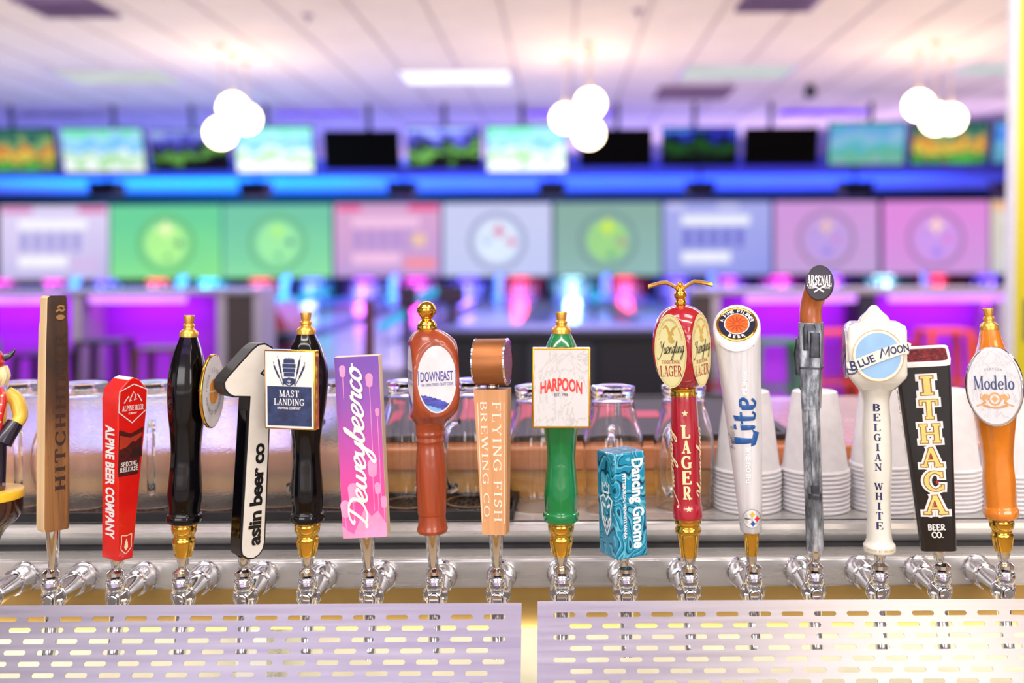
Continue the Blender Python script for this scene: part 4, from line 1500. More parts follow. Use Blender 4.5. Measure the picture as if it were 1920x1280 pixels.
mx = nt_.nodes.new('ShaderNodeMix')
mx.data_type = 'RGBA'
mx.blend_type = 'MULTIPLY'
mx.inputs[0].default_value = 1
nt_.links.new(src, mx.inputs[6])
nt_.links.new(sc1, mx.inputs[7])
nt_.links.new(mx.outputs[2], b_.inputs['Base Color'])
m_pale = wood('plank_pale_edge', (210, 176, 128), (238, 214, 172), 20, (1, 1, .06), 0.7, 0, .2)
m_burn = M('burnt_brown', (52, 30, 20), 0.8, vary=.4, scale=900)
fw, sw = 21 * h.fx * 1.02, 15 * h.sx / 2
zz = [0, 8, 60, 130, 200, 260, 320, 352, 378, 392, 420, 434, 438]
lw = [19, 21, 21, 21, 20.6, 20, 19.5, 19, 18.6, 17.4, 17, 16.6, 13]
rw = [20, 21, 21.4, 21, 20.6, 20, 19, 18.4, 18, 17.8, 17.6, 16.5, 15]
rs, rs2 = [], []
for z, a, b in zip(zz, lw, rw):
    ka, kb = a * h.fx * 1.12, b * h.fx * 1.12
    dy = sw * (1 - .12 * (z > 385))
    r4 = 3
    rs.append([(-ka, -dy + r4 * .3, z), (-ka + 2, -dy, z), (kb - r4, -dy, z), (kb, -dy + r4, z), (kb, dy - 1, z), (-ka, dy - 1, z)])
    rs2.append([(-ka - .8, -dy + 2, z), (-ka + .5, -dy + 1, z), (-ka + .5, dy, z), (-ka - .8, dy - .5, z)])
h.part('plank', rings(rs), m_plank, smooth=25)
h.part('bark_edge', rings(rs2), m_pale, smooth=25)
tx = CCW(fit(serif('HITCHHIKER', 1, None, .2, .12, .1, space=.16), 296, 21))
h.print('lettering', t2(tx, 0, 0, h.fx, 1), front(sw + .25, 5 * h.fx, 222), m_burn)
h.print('emblem', j2(t2(flat(ellipse(8, 5, 20)), 0, -4), t2(ribbon([(-8, 6), (-3, 10), (3, 8), (8, 11)], 4)), t2(ribbon([(-6, 14), (0, 17), (7, 15)], 4))), front(sw + .2, 4, 402), M('pale_burn', (150, 112, 70), .8))
h.ferrule(1, 14.5, 9.5)

# --- red prism handle
h = Handle('red_handle', 'red tapered tap handle with hexagon mountain emblem and white side lettering', 220, 1045, 18, 335, 36)
m_red1 = M('red_lacquer', (214, 26, 20), 0.3, coat=.35, vary=.04)
thk = 30 * h.sx / 2
f1, f0_ = 56 * h.fx / 2, 28 * h.fx / 2
poly = [(-f0_, 0), (f0_, 0), (f1, 300), (f1 * .92, 318), (f1 * .35, 336), (0, 340), (-f1 * .35, 336), (-f1 * .92, 318), (-f1, 300)]
h.part('body', prism(poly, -thk, thk), m_red1, smooth=20, bevel=2.0)
F_ = lambda z, x=0: front(thk + .4, x, z)
hexa = [(0, 36), (26, 24), (26, -14), (0, -36), (-26, -14), (-26, 24)]
hexa = [(x * h.fx, y) for x, y in hexa]
hx = h.print('hexagon_outline', ribbon(hexa, 2.2, 1, True), F_(292), m_white)
h.print('mountains', t2(j2(ribbon([(-17, -6), (-9, 6), (-5, 2), (0, 14), (5, 6), (8, 9), (17, -6)], 2.0, 1), ribbon([(-5, 2), (-7, -4), (-3, -2)], 2, 1), ribbon([(5, 6), (2, -2), (7, 0)], 2, 1)), 0, 4, h.fx), F_(296), m_white)
h.print('lettering', t2(j2(serif('ALPINE BEER', 9.5, 40, .2, .11, .1), t2(sans('COMPANY', 3.4, 16, .02), 0, -10)), 0, 0, h.fx), F_(284), m_white)
h.print('label_panel', t2(flat(round_poly([(-20, -54), (18, -54), (24, 34), (0, 24), (-22, 34)], 3)), 0, 0, h.fx), front(thk + .2, -2, 212), M('dark_maroon_print', (70, 18, 16), .45, vary=.3, scale=200))
h.print('sunset_hill', t2(j2(flat([(-20, 0), (-6, 4), (4, 14), (10, 12), (22, 22), (22, 28), (0, 20), (-20, 27)]), flat(ellipse(5, 4, 16, 4, 17))), 0, 0, h.fx), front(thk + .35, -2, 208), M('rust_print', (176, 52, 30), .45))
h.print('pine_trees', t2(j2(*[flat([(x - 4, 0), (x + 4, 0), (x, 26 + 6 * (i % 2))]) for i, x in enumerate((6, 11, 16, 20))]), 0, 0, h.fx), front(thk + .45, -2, 190), M('pine_print', (48, 20, 16), .45))
h.print('lettering', t2(j2(serif('SPECIAL', 8, 31, .2, .12, .1), t2(serif('RELEASE', 8, 34, .2, .12, .1), 0, -10)), 0, 0, h.fx), F_(180, -2), m_white)
sh = round_poly([(-10, 18), (0, 15), (10, 18), (9, 6), (10, -8), (0, -19), (-10, -8), (-9, 6)], 3)
h.print('shield_emblem', t2(j2(ribbon(sh, 1.5, 1, True), flat([(0, 11), (2.5, 3), (3.6, -6), (0, -12), (-3.6, -6), (-2.5, 3)])), 0, 0, h.fx), F_(30, 0), m_cream)
h.print('lettering', CW(t2(fit(j2(sans('ALPINE BEER COMPANY', 16, 210, .038)), 212, 17), 0, 0, 1, h.sx)), lambda x, y: (-(f0_ + (f1 - f0_) * (150 + y) / 300) - .5, -x - 1, 146 + y), m_white)
h.ferrule(2, 13.5, 9.5)


# --- turned handles
def turned_handle(name, label, i, bx, by, lean, hh, alpha, mat, body, finial_w=1.0, gold=True, chrome=None):
    h = Handle(name, label, bx, by, lean, hh, alpha)
    h.turned('body', body, mat, facet=.55, seg=64)
    h.turned('ferrule_collar', [(0, 15.5), (2, 17), (26, 22), (31, 22.5), (34, 20), (40, 19.5), (44, 22.5), (52, 24.5), (57, 24.5), (60, 23), (63, 24)], m_gold, n=2)
    zt_ = body[-1][0]
    q = finial_w
    h.turned('finial', [(zt_ - 1, 18 * q), (zt_ + 5, 18.5 * q), (zt_ + 9, 17 * q), (zt_ + 14, 10.5 * q), (zt_ + 17, 10 * q), (zt_ + 19, 11.5 * q), (zt_ + 22, 11 * q), (zt_ + 24, 8.5 * q), (zt_ + 37, 10.8 * q), (zt_ + 39, 10.5 * q), (zt_ + 39.3, 7 * q), (zt_ + 36, 6 * q), (zt_ + 36, .5)], m_gold2, n=1, seg=32)
    h.ferrule(i, 14, 9.5, ring=False)
    return h


blk = [(62, 28), (65, 33), (72, 35), (79, 33.5), (82, 30.5), (92, 31), (115, 33.5), (150, 31.5), (190, 29), (230, 31.5), (270, 36.5), (310, 39), (345, 36.5), (380, 28), (400, 21), (412, 17)]
h = turned_handle('black_handle', 'glossy black turned tap handle with gold finial and oval white badge', 3, 344, 1042, 13, 440, 55, m_black, blk)
bd = h.root
R = 46
va = 46 * h.fx / 2
plate = ellipse(va, 69, 56)
b = h.part('badge', tf(prism(plate, -R - 9, -R - 3), lambda x, y, z: (x, y, z + 312)), m_gold, bevel=1.5, smooth=30)
h.part('badge_stud', tube([(0, -30, 312), (0, -R, 312)], 14, 16, 1), m_black)
h.print('badge_face', flat(ellipse(va - 2.6, 66.4, 56)), front(R + 9.4, 0, 312), M('badge_white', (220, 216, 219), .3, coat=.5), parent=h.root)
h.print('lettering', t2(j2(ring_text('FOUR SEASONS', 40, 8.5, 175, 20, 0), ring_text('BREWING COMPANY', 40, 8.5, 345, 195, 0)), 0, 0, va / 66, 1), front(R + 9.8, 0, 312), M('silver_grey_print', (150, 146, 150), .4))
quad = [flat([(s * 1.6, u * 1.6)] + [(s * (1.6 + 22 * math.cos(a * PI / 12)), u * (1.6 + 22 * math.sin(a * PI / 12))) for a in range(7)]) for s in (-1, 1) for u in (-1, 1)]
h.print('orange_emblem', t2(j2(*quad), 0, 0, va / 66, 1), front(R + 9.8, 0, 312), M('orange_print', (232, 150, 40), .4))

# --- numeral one
h = Handle('numeral_handle', 'black and white tap handle shaped like a numeral one', 458, 1043, 0, 395, 30)
cx0 = 467
pw = [(453, 1021), (455, 1033), (464, 1041), (474, 1043), (484, 1039), (491, 1030), (494, 1019), (505, 790), (511, 716), (488, 701), (517, 672), (518, 668), (511, 655), (498, 647), (487, 648), (476, 656), (430, 703), (424, 712), (425, 722), (431, 731), (440, 737), (471, 741)]
pw = [((x - cx0) * h.fx, h.by - y) for x, y in pw][::1]
RAD = [2] * 0 + [2, 2, 2, 2, 2, 2, 2, 0, 0, 0, 0, 4, 4, 4, 4, 4, 3, 2, 2, 2, 2, 1]
ar = sum(pw[i - 1][0] * pw[i][1] - pw[i][0] * pw[i - 1][1] for i in range(len(pw)))
if ar < 0:
    pw = pw[::-1]
    RAD = RAD[::-1]
tk = 19 * h.sx / 2
pb = round_poly(offset_poly(pw, 3.2), 1.5, 3)
pw = round_poly(pw, 1.5, 3)
h.part('body', prism(pb, -tk, tk), m_blackmat, smooth=30)
h.part('white_face', prism(pw, -tk - 1.2, -tk + 1), M('face_white', (232, 226, 216), .35, vary=.02))
h.part('side_inlay', tf(box(-.8, 1, -tk + 4, tk - 4, 40, 275), lambda x, y, z: (x + ((453 - 3.6 - cx0) + (z - 22) * 18 / 280) * h.fx, y, z)), m_black)
tx = CCW(fit(sans('aslin beer co', 20, None, .035, .92), 190, 24))
h.print('lettering', t2(tx, 0, 0, h.fx, 1, -math.atan(12 / 200)), front(tk + 1.6, (480 - cx0) * h.fx, h.by - 926), M('lettering_black', (14, 13, 15), .4))
h.ferrule(4, 12.5, 9)

# --- square badge black handle
h = turned_handle('black_handle', 'glossy black turned tap handle with gold finial and square navy badge', 5, 577, 1040, -1, 455, -30, m_black,
                  [(62, 28), (65, 32.5), (72, 34), (79, 32.5), (82, 29.5), (92, 30), (112, 31.5), (150, 29), (195, 26.5), (235, 30), (280, 38), (325, 43), (360, 40), (390, 30), (405, 22), (415, 17)])
R = 52
bw, bh = 93 * h.fx / 2, 72.5
h.part('badge_frame', tf(prism([(-bw, -bh), (bw, -bh), (bw, bh), (-bw, bh)], -R - 8, -R + 8), lambda x, y, z: (x, y, z + 317)), m_gold, bevel=2.5)
h.part('badge_stud', tube([(0, -25, 317), (0, -R + 4, 317)], 16, 16, 1), m_black)
F_ = lambda z, x=0, e=.4: front(R + 8 + e, x, 317 + z)
g = h.fx
m_navy = M('navy_print', (46, 58, 94), .35, vary=.2, scale=120)
rect = lambda a, b, c, d: flat([(a, c), (b, c), (b, d), (a, d)])
h.print('badge_face', rect(-bw + 3, bw - 3, -bh + 3, bh - 3), F_(0), m_white)
h.print('navy_field', rect(-bw + 7, bw - 7, -bh + 7, 6), F_(0, 0, .7), m_navy)
ship = j2(*[rect(-a, a, z, z + 7.2) for a, z in ((9.5, 26), (11, 34), (12, 42), (10, 50))], line(0, 57, 0, 62, 1), rect(-8, 8, 57.5, 59), flat([(-12, 14), (-11, 22), (0, 25), (11, 22), (12, 14), (0, 8)]))
h.print('ship_emblem', t2(ship, 0, -2, g), F_(0, 0, .8), m_navy)
h.print('anchor', t2(j2(line(0, 11, 0, 21, 1), line(-3, 18, 3, 18, 1), ribbon([(-4, 14), (0, 11), (4, 14)], 1)), 0, -2, g), F_(0, 0, 1.0), m_white)
wheat = []
for s in (-1, 1):
    for a, b, c, d in ((14, 14, 27, 44), (12, 18, 19, 55)):
        wheat.append(ribbon([(s * a * .8, 10), (s * (a + c) / 2, (b + d) / 2), (s * c, d)], 1.2, 4))
        for k in range(5):
            x = s * (a + (c - a) * (.45 + .13 * k))
            y = b + (d - b) * (.45 + .13 * k)
            wheat.append(t2(flat(ellipse(1.7, 4, 10)), x, y, 1, 1, -s * .35))
        wheat.append(line(s * c, d, s * (c + 2), d + 9, .7))
h.print('wheat_emblem', t2(j2(*wheat), 0, -2, g), F_(0, 0, .8), m_navy)
h.print('lettering', t2(j2(t2(serif('MAST', 12, 36, .17, .08, .08), 0, -7), t2(serif('LANDING', 12, 55, .17, .08, .08), 0, -22), t2(sans('BREWING COMPANY', 4.6, 42, .02), 0, -33)), 0, 0, g), F_(0, 0, 1.1), m_white)

# --- pink plank
h = Handle('pink_handle', 'purple to pink painted plank tap handle with white script lettering', 688, 1004, -15, 338, -12)
m_pk, nt_, b_ = new_mat('purple_pink_print')
v_ = coords(nt_, (1, 1, 1), 'Generated')
sp_ = nt_.nodes.new('ShaderNodeSeparateXYZ')
nt_.links.new(v_, sp_.inputs[0])
n_ = noise(nt_, coords(nt_, (1, 1, .05)), 300, 3)
ma = nt_.nodes.new('ShaderNodeMath')
ma.operation = 'MULTIPLY_ADD'
ma.inputs[1].default_value = .08
nt_.links.new(n_, ma.inputs[0])
nt_.links.new(sp_.outputs['Z'], ma.inputs[2])
nt_.links.new(ramp(nt_, [(.04, (222, 104, 178)), (.25, (226, 70, 150)), (.5, (196, 74, 168)), (.75, (150, 80, 176)), (1, (116, 72, 172))], ma.outputs[0]), b_.inputs['Base Color'])
b_.inputs['Roughness'].default_value = .45
fw = 85 * h.c / 2
h.part('plank', box(-fw, fw, -15, 15, 0, 338), wood('maple_edge', (214, 184, 150), (236, 212, 180), 30, rough=.6), bevel=1)
h.part('printed_face', box(-fw + .6, fw - .6, -15.6, -14, .6, 337.4), m_pk)
m_drip = M('pale_pink_print', (238, 150, 196), .5)
drips = []
for x, z0, z1, r in ((22, 298, 120, 7), (34, 236, 60, 4), (-27, 316, 260, 6), (20, 136, 50, 9), (-18, 92, 30, 10), (28, 96, 44, 6), (-34, 62, 12, 9), (38, 70, 10, 6)):
    drips.append(flat([(x + r * math.cos(a), z0 - (r * 1.5 if math.sin(a) < -.4 else 0) + r * 1.1 * math.sin(a)) for a in [PI * k / 10 for k in range(20)]]))
    drips.append(line(x, z0 - r, x, z1, 1.2))
drips.append(flat([(-fw + 1, 1), (fw - 1, 1), (fw - 1, 26), (26, 50), (14, 40), (2, 56), (-8, 34), (-20, 8), (-30, 14), (-fw + 1, 24)]))
h.print('paint_drips', j2(*drips), front(15.8), m_drip)
sc_ = script('Deweybeerco', .185, .28)
tx = CCW(fit(sc_, 308, 60))
h.print('lettering', t2(tx, 0, 0, h.c, 1), front(16.7, -1, 172), m_white)
h.ferrule(6, 15, 9.5)

# --- red-brown oval
m_rb = wood('mahogany_stain', (124, 44, 16), (176, 76, 34), 18, (1, 1, .1), .3, .5, .05)
h = Handle('mahogany_handle', 'red-brown wooden tap handle with gold ball finial and white oval label', 811, 997, -9, 420, 9)
R = 43
hx0 = lambda z: 9 * max(0, min(1, (z - 196) / 40)) * max(0, min(1, (384 - z) / 30))
head = [(0, 27), (6, 29), (14, 27), (34, 25.5), (40, 27), (100, 28.5), (140, 27), (165, 24.5), (172, 26.5), (178, 24.5), (184, 27), (192, 26.5), (206, 30), (222, 44), (245, 55), (288, 60), (330, 56), (350, 49), (366, 38), (376, 26), (380, 18)]
h.turned('body', head, m_rb, seg=96, cut=R * h.c, n=4, smooth=25, cx=hx0)
ov = ellipse(36 * h.fx, 62, 56)
mlab = M('label_white', (212, 211, 217), .4, vary=.03)
h.print('oval_label', flat(ov), front(R * h.c + .35, 9, 290), mlab)
h.print('oval_label', flat(ellipse(36 * h.fx, 62, 56)), leftside(R * h.c - 9 + .35, 0, 290), mlab)
m_ind = M('indigo_print', (70, 62, 150), .4)
tx = j2(t2(sans('DOWNEAST', 18, 60, .012), 0, 6), line(-34, -9, -34, 17, 1.2), line(34, -14, 34, 16, 1.2), t2(sans('THE UNFILTERED CRAFT CIDER', 5.2, 60, .0), 0, -9))
h.print('lettering', t2(tx, 0, 0, h.fx), front(R * h.c + .7, 9, 290), m_ind)
h.print('lettering', t2(tx, 0, 0, h.fx * .9), leftside(R * h.c - 9 + .7, 0, 290), m_ind)


def wave(a, b, x0, x1, y0, y1, ytop, n=24):
    """part of the oval below a sloping brush stroke"""
    pts = []
    for i in range(n + 1):
        x = x0 + (x1 - x0) * i / n
        pts.append((x, y0 + (y1 - y0) * (i / n) ** 1.5 + math.sin(i * 1.9) * .9))
    low = [(x, -b * math.sqrt(max(0, 1 - (x / a) ** 2))) for x, _ in pts]
    pts = [(x, max(y, l)) for (x, y), (_, l) in zip(pts, low)]
    return pts, low


for col, ytop, e in ((M('light_blue_print', (120, 170, 222), .4), -44, .6), (M('blue_brush_print', (62, 66, 160), .4, vary=.3, scale=400, stretch=(.2, 1, 1)), -27, .5)):
    p_, l_ = wave(34, 59, -33, 32, ytop, ytop - 24, 0)
    vf = j2(*[flat([(l_[i][0], l_[i][1]), (l_[i + 1][0], l_[i + 1][1]), (p_[i + 1][0], p_[i + 1][1]), (p_[i][0], p_[i][1])]) for i in range(len(p_) - 1)])
    h.print('brush_stroke', t2(vf, 0, 0, h.fx), front(R * h.c + e, 9, 290), col)
    h.print('brush_stroke', t2(vf, 0, 0, h.fx), leftside(R * h.c - 9 + e, 0, 290), col)
h.turned('finial', [(379, 18), (382, 18.5), (388, 18), (394, 15), (398, 10.5), (401, 10.5), (405, 13.5), (412, 17.5), (419, 18), (426, 14.5), (431, 8), (433, .5)], m_gold, n=4)
h.ferrule(7, 14.5, 9.5)

# --- copper drum
h = Handle('drum_handle', 'tan wooden tapered tap handle topped by a copper drum', 930, 998, -5, 270, -14)
m_tan = wood('tan_wood', (196, 136, 88), (222, 168, 116), 24, (1, 1, .06), .5, 0, .08)
a0, a1 = 22.5 * h.c, 32.5 * h.c
rs = []
for k in range(8):
    z = 270 * k / 7
    q = a0 + (a1 - a0) * k / 7
    rs.append([(-q, -16, z), (q - 3, -16, z), (q, -13, z), (q, 16, z), (-q, 16, z)])
h.part('shaft', rings(rs), m_tan, smooth=20)
m_pw2 = M('pale_print', (240, 226, 206), .5)
lean_ = lambda e: (lambda x, y: (x * (.8 + .2 * (135 + y) / 270) * h.c, -16 - e, 135 + y))
h.print('lettering', j2(t2(CW(serif('FLYING FISH', 17, 222, .13, .06, .07, space=.1)), 11, 1), t2(CW(serif('BREWING CO.', 13, 222, .13, .06, .07, space=.1)), -14, 1), line(25, -113, 25, 110, 1.4), line(-25, -113, -25, 110, 1.4)), lean_(.35), m_pw2)
h.turned('neck', [(268, 10), (271, 12), (276, 12), (279, 10)], m_chrome, n=1)
yaw = math.radians(2)
dr = lathe([(-30, 41), (-29, 43), (-26, 43.5), (26, 43.5), (29, 43), (30, 41)], 56)
rotd = lambda x, y, z: (z * math.cos(yaw) + y * math.sin(yaw), z * math.sin(yaw) - y * math.cos(yaw), x + 320)
h.part('drum', tf(dr, rotd), m_copper)
for s in (-1, 1):
    rm = h.part('drum_rim', tf(lathe([(s * 28.5, 40), (s * 28.5, 44.2), (s * 31, 44.0), (s * 31.5, 40)], 56, cap0=False, cap1=False), rotd), m_chrome)
h.part('drum_head', tf(lathe([(31, 40), (31.3, .2)], 48), rotd), M('embossed_metal', (150, 120, 96), .25, .9, vary=.5, scale=500, bmp=.6))
h.ferrule(8, 14, 9)

# --- green
h = turned_handle('green_handle', 'glossy green turned tap handle with gold finial and marbled rectangular badge', 9, 1052, 1040, 3, 455, 0, M('green_lacquer', (0, 122, 62), .13, coat=1, vary=.03),
                  [(62, 28), (65, 32.5), (72, 34), (80, 33.5), (83, 30), (95, 30.5), (118, 31.5), (150, 29), (182, 26.5), (215, 29), (250, 34), (300, 41), (340, 42), (370, 36), (398, 26), (416, 17)])
R = 50
bw, bh = 53.5, 73.5
h.part('badge_frame', tf(prism([(-bw, -bh), (bw, -bh), (bw, bh), (-bw, bh)], -R - 6, -R + 8), lambda x, y, z: (x, y, z + 320)), m_gold, bevel=2.5)
h.part('badge_stud', tube([(0, -25, 320), (0, -R + 4, 320)], 16, 16, 1), m_green)


def marble(name, base, vein):
    m, nt, b = new_mat(name)
    f = noise(nt, coords(nt, (1, 1, .45)), 34, 5, .6, 2.2)
    nt.links.new(ramp(nt, [(.0, base), (.47, base), (.50, vein), (.53, base), (1, base)], f), b.inputs['Base Color'])
    b.inputs['Roughness'].default_value = .25
    b.inputs['Coat Weight'].default_value = .5
    return m


F_ = lambda z=0, x=0, e=.4: front(R + 6 + e, x, 320 + z)
h.print('badge_face', rect(-bw + 4, bw - 4, -bh + 4, bh - 4), F_(), marble('grey_marble', (208, 206, 208), (188, 184, 184)))
hp = sans('HARPOON', 22, 76, .035)
hp = ([(x, y * (1 + .1 * (1 - (x / 37) ** 2)) + 6.5 * (1 - (x / 37) ** 2)) for x, y in hp[0]], hp[1])
h.print('lettering', hp, F_(0, 0, .8), M('signal_red_print', (222, 58, 48), .4))
h.print('lettering', sans('EST. 1986', 6, 25, .01), F_(-12, 0, .8), M('grey_black_print', (70, 66, 70), .4))

# --- turquoise box
h = Handle('box_handle', 'turquoise square box tap handle with dark contour lines and white lettering', 1169, 1038, -5, 195, 31)
m_tq, nt_, b_ = new_mat('turquoise_contours')
f_ = noise(nt_, coords(nt_, (1, 1, .62)), 38, 0.6, .4, .9)
mm = nt_.nodes.new('ShaderNodeMath')
mm.operation = 'MULTIPLY'
mm.inputs[1].default_value = 9.5
fr = nt_.nodes.new('ShaderNodeMath')
fr.operation = 'FRACT'
nt_.links.new(f_, mm.inputs[0])
nt_.links.new(mm.outputs[0], fr.inputs[0])
nt_.links.new(ramp(nt_, [(.0, (20, 140, 178)), (.40, (20, 140, 178)), (.44, (14, 62, 88)), (.56, (14, 62, 88)), (.62, (24, 146, 184)), (.80, (104, 190, 214)), (.86, (104, 190, 214)), (.92, (20, 140, 178))], fr.outputs[0]), b_.inputs['Base Color'])
b_.inputs['Roughness'].default_value = .22
b_.inputs['Coat Weight'].default_value = .6
hb = 33.5 * h.c
h.part('block', box(-hb, hb, -hb, hb, 0, 195), m_tq, bevel=4)
m_edge = M('turquoise_edge', (112, 196, 222), .3)
m_pwh = M('pearl_print', (236, 240, 244), .35)
e_ = .45
h.print('lettering', j2(t2(CW(sans('Dancing Gnome', 25, 166, .038)), 15, 4), t2(CW(sans('PITTSBURGH, PENNSYLVANIA', 6.6, 120, .035)), -14, 2)), front(hb + e_, 0, 96, h.c), m_pwh)
crown = j2(ribbon([(-10, -8), (-12, 9), (-5, 2), (0, 11), (5, 2), (12, 9), (10, -8)], 4, 1), line(-11, -8, 11, -8, 4))
face = j2(ribbon([(-22, 28), (-16, 10), (-15, -12), (0, -40), (15, -12), (16, 10), (22, 28), (8, 34), (0, 26), (-8, 34)], 4.5, 1, True), line(-14, 20, -3, 12, 5), line(14, 20, 3, 12, 5),
          ribbon([(-12, -6), (-5, -16), (0, -8), (5, -16), (12, -6)], 5, 1), ribbon([(-6, -18), (0, -28), (6, -18)], 4, 1))
h.print('gnome_emblem', j2(t2(crown, 0, 128), t2(face, 0, 80)), leftside(hb + e_, 0, 0, h.c), m_pwh)
h.ferrule(10, 12, 9)

# --- dark red with eagle
m_dr = M('dark_red_lacquer', (166, 18, 40), .16, coat=1, vary=.03)
h = Handle('eagle_handle', 'dark red tap handle with cream oval labels and a gold eagle on top', 1292, 1042, -13, 470, -31)
h.turned('body', [(72, 27), (75, 28), (90, 27.5), (104, 25.8), (140, 26.2), (200, 27.4), (250, 26.2), (300, 24), (302, 23)], m_dr)
h.turned('ferrule_collar', [(0, 15), (3, 16), (40, 21), (46, 24), (52, 24.5), (56, 22), (60, 22), (63, 25), (72, 25.5)], m_gold, n=2)
h.turned('neck_ring', [(300, 23.5), (302, 25), (306, 24), (312, 24), (315, 25.5), (318, 23)], m_gold, n=2)
hd = [(316, 24), (322, 33), (336, 44), (360, 53), (394, 57), (420, 54), (440, 48), (455, 39), (464, 28), (469, 16), (470, 8)]
RC = 41
h.turned('head', hd, m_dr, seg=96, cut=RC, n=5, smooth=25)
m_clab = M('cream_label', (226, 218, 160), .35, vary=.02)
m_blk2 = M('script_black', (40, 34, 30), .4)
m_lr = M('lager_red_print', (160, 36, 40), .4)
m_gp = M('gold_print', (198, 168, 84), .4)
eag = j2(ribbon([(-17, 12), (-9, 17), (-3, 8), (0, -2)], [2, 5, 6, 6]), ribbon([(18, 18), (9, 14), (4, 6), (0, -2)], [2, 5, 6, 6]), flat(ellipse(6, 5, 16, 1, -5)), ribbon([(1, -2), (6, 4), (9, 1)], 3), ribbon([(-3, -8), (4, -12), (10, -8)], 5))
scr = fit(j2(script('Yuengling', .115, .3)), 66, 36)
for side in (0, 1):
    fn = (lambda e: front(RC + e, 0, 388, h.c * .92)) if side == 0 else (lambda e: (lambda x, y: (RC + e, x * h.c * .92, 388 + y)))
    h.print('oval_label', flat(ellipse(38, 68, 56)), fn(.3), m_clab)
    h.print('label_line', annulus(35.5, 65.5, .9, 56), fn(.5), m_gp)
    h.print('eagle_print', t2(eag, 0, 28), fn(.5), m_gp)
    h.print('lettering', ring_text('ESTABLISHED AMERICAN OLDEST BREWERY', 58, 4, 158, 22, 0, 30), fn(.5), m_gp)
    h.print('lettering', t2(scr, 0, 1, 1, 1, .08), fn(.7), m_blk2)
    h.print('lettering', t2(serif('TRADITIONAL', 6.5, 44, .16, .07, .07), 0, -20, 1, 1, .05), fn(.5), m_lr)
    h.print('lettering', t2(serif('LAGER', 20, 52, .17, .07, .07), 0, -37, 1, 1, .04), fn(.5), m_lr)
cyl = lambda r, z0, a: (lambda x, y: (r(y + z0) * math.sin(x / r(y + z0) + a), -r(y + z0) * math.cos(x / r(y + z0) + a), z0 + y))
rb_ = lambda z: (27 if z < 100 else 26.3 + 1.4 * math.sin((z - 104) / 196 * PI) - max(0, z - 230) * .02) * h.c + .5
aL = math.radians(31)
m_lc = M('lager_cream', (238, 216, 168), .4)
for k, ch in enumerate('LAGER'):
    h.print('lettering', serif(ch, 24, 17 if ch != 'G' else 20, .24, .12, .11), cyl(rb_, 238 - k * 28.5, aL + .05), m_lc)
h.print('star', star(6.5), cyl(rb_, 271, aL + .05), m_lc)
h.print('star', star(6.5), cyl(rb_, 94, aL + .1), m_lc)
for a in (aL - 1.15, aL + 1.35):
    h.print('script_lettering', t2(CCW(fit(script('Yuengling', .16, .3), 150, 34)), 0, 0), cyl(rb_, 170, a), m_lc)
# eagle finial
h.turned('eagle_perch', [(468, 9), (474, 11), (478, 10), (482, 9), (486, 11.5), (492, 12), (497, 9)], m_gold, n=3)
m_gm = m_gold
ca, sa = math.cos(aL), math.sin(aL)
rotz = lambda x, y, z: (x * ca - y * sa, x * sa + y * ca, z)
h.part('eagle_body', tf(tube([(0, 4, 484), (0, 0, 496), (0, -3, 506), (0, -9, 509), (0, -13, 506)], [6, 9, 7, 5, 2], 14), rotz), m_gold)
for s in (-1, 1):
    prof = [(s * 3, 500, 10), (s * 14, 508, 11), (s * 26, 514, 12), (s * 38, 513, 10), (s * 50, 510, 8), (s * 60, 507, 4)]
    rs = [[(x, -wy, z - 1.5), (x, -wy * .5, z + 3.2), (x, wy * .6, z + 3.4), (x, wy, z), (x, 0, z - 4.6)] for x, z, wy in prof]
    h.part('wing', tf(rings(rs), rotz), m_gold2, smooth=50)
h.ferrule(11, 14, 9.5, ring=False)

# --- white slanted
h = Handle('white_handle', 'white slanted cylinder tap handle with round orange medallion and blue lettering', 1409, 997, 0, 427, 0)
m_wp = M('white_plastic', (212, 211, 215), .3, coat=.4, vary=.05, scale=160, stretch=(1, 1, .05))
rows = [(0, 1408, 17), (3, 1408, 20), (60, 1405.5, 24), (130, 1401, 28.5), (200, 1396.5, 33), (270, 1391, 38), (330, 1386.5, 42), (352, 1384.8, 44)]
sg = 48
rs = [[((cx_ - 1409) * h.c + r * h.c * math.cos(2 * PI * k / sg), r * h.c * math.sin(2 * PI * k / sg), z) for k in range(sg)] for z, cx_, r in rows]


def cutring(r, lift, sl=.86):
    return [((1383.5 - 1409) * h.c + r * h.c * math.cos(2 * PI * k / sg), r * h.c * math.sin(2 * PI * k / sg), 385 + lift + sl * r * h.c * math.sin(2 * PI * k / sg)) for k in range(sg)]


rs += [cutring(45, -5), cutring(44.5, 1), cutring(42, 3.5), cutring(39, 3.8)]
h.part('body', rings(rs), m_wp, smooth=50)
sl = math.atan(.86)
med = lambda e: (lambda x, y: ((1383.5 - 1409) * h.c + x * h.c, y * math.cos(sl) - e * math.sin(sl), 389 + y * math.sin(sl) + e * math.cos(sl)))
mtilt = lambda e: (lambda x, y, z: med(y + e)(x, z))
h.part('medallion_rim', tf(torus(36.5, 2.6, 48, 10, 1, 1.16), mtilt(0)), m_gold)
h.print('medallion_field', flat(ellipse(35.5, 41, 48)), med(1.2), M('medallion_navy', (24, 26, 56), .25, coat=.6))
h.print('medallion_ring', annulus(24, 28, 1.8, 48), med(1.5), m_white)
m_om = M('medallion_orange', (222, 96, 40), .3, coat=.5, vary=.25, scale=700)
h.print('medallion_disc', flat(ellipse(22.3, 26.2, 48)), med(1.5), m_om)
h.print('hop_emblem', j2(*[t2(flat(ellipse(1.6, 9, 12)), 11 * math.cos(a), 13 * math.sin(a), 1, 1, a - PI / 2) for a in [PI * k / 6 for k in range(12)]]), med(1.8), M('rust_orange', (176, 66, 30), .35))
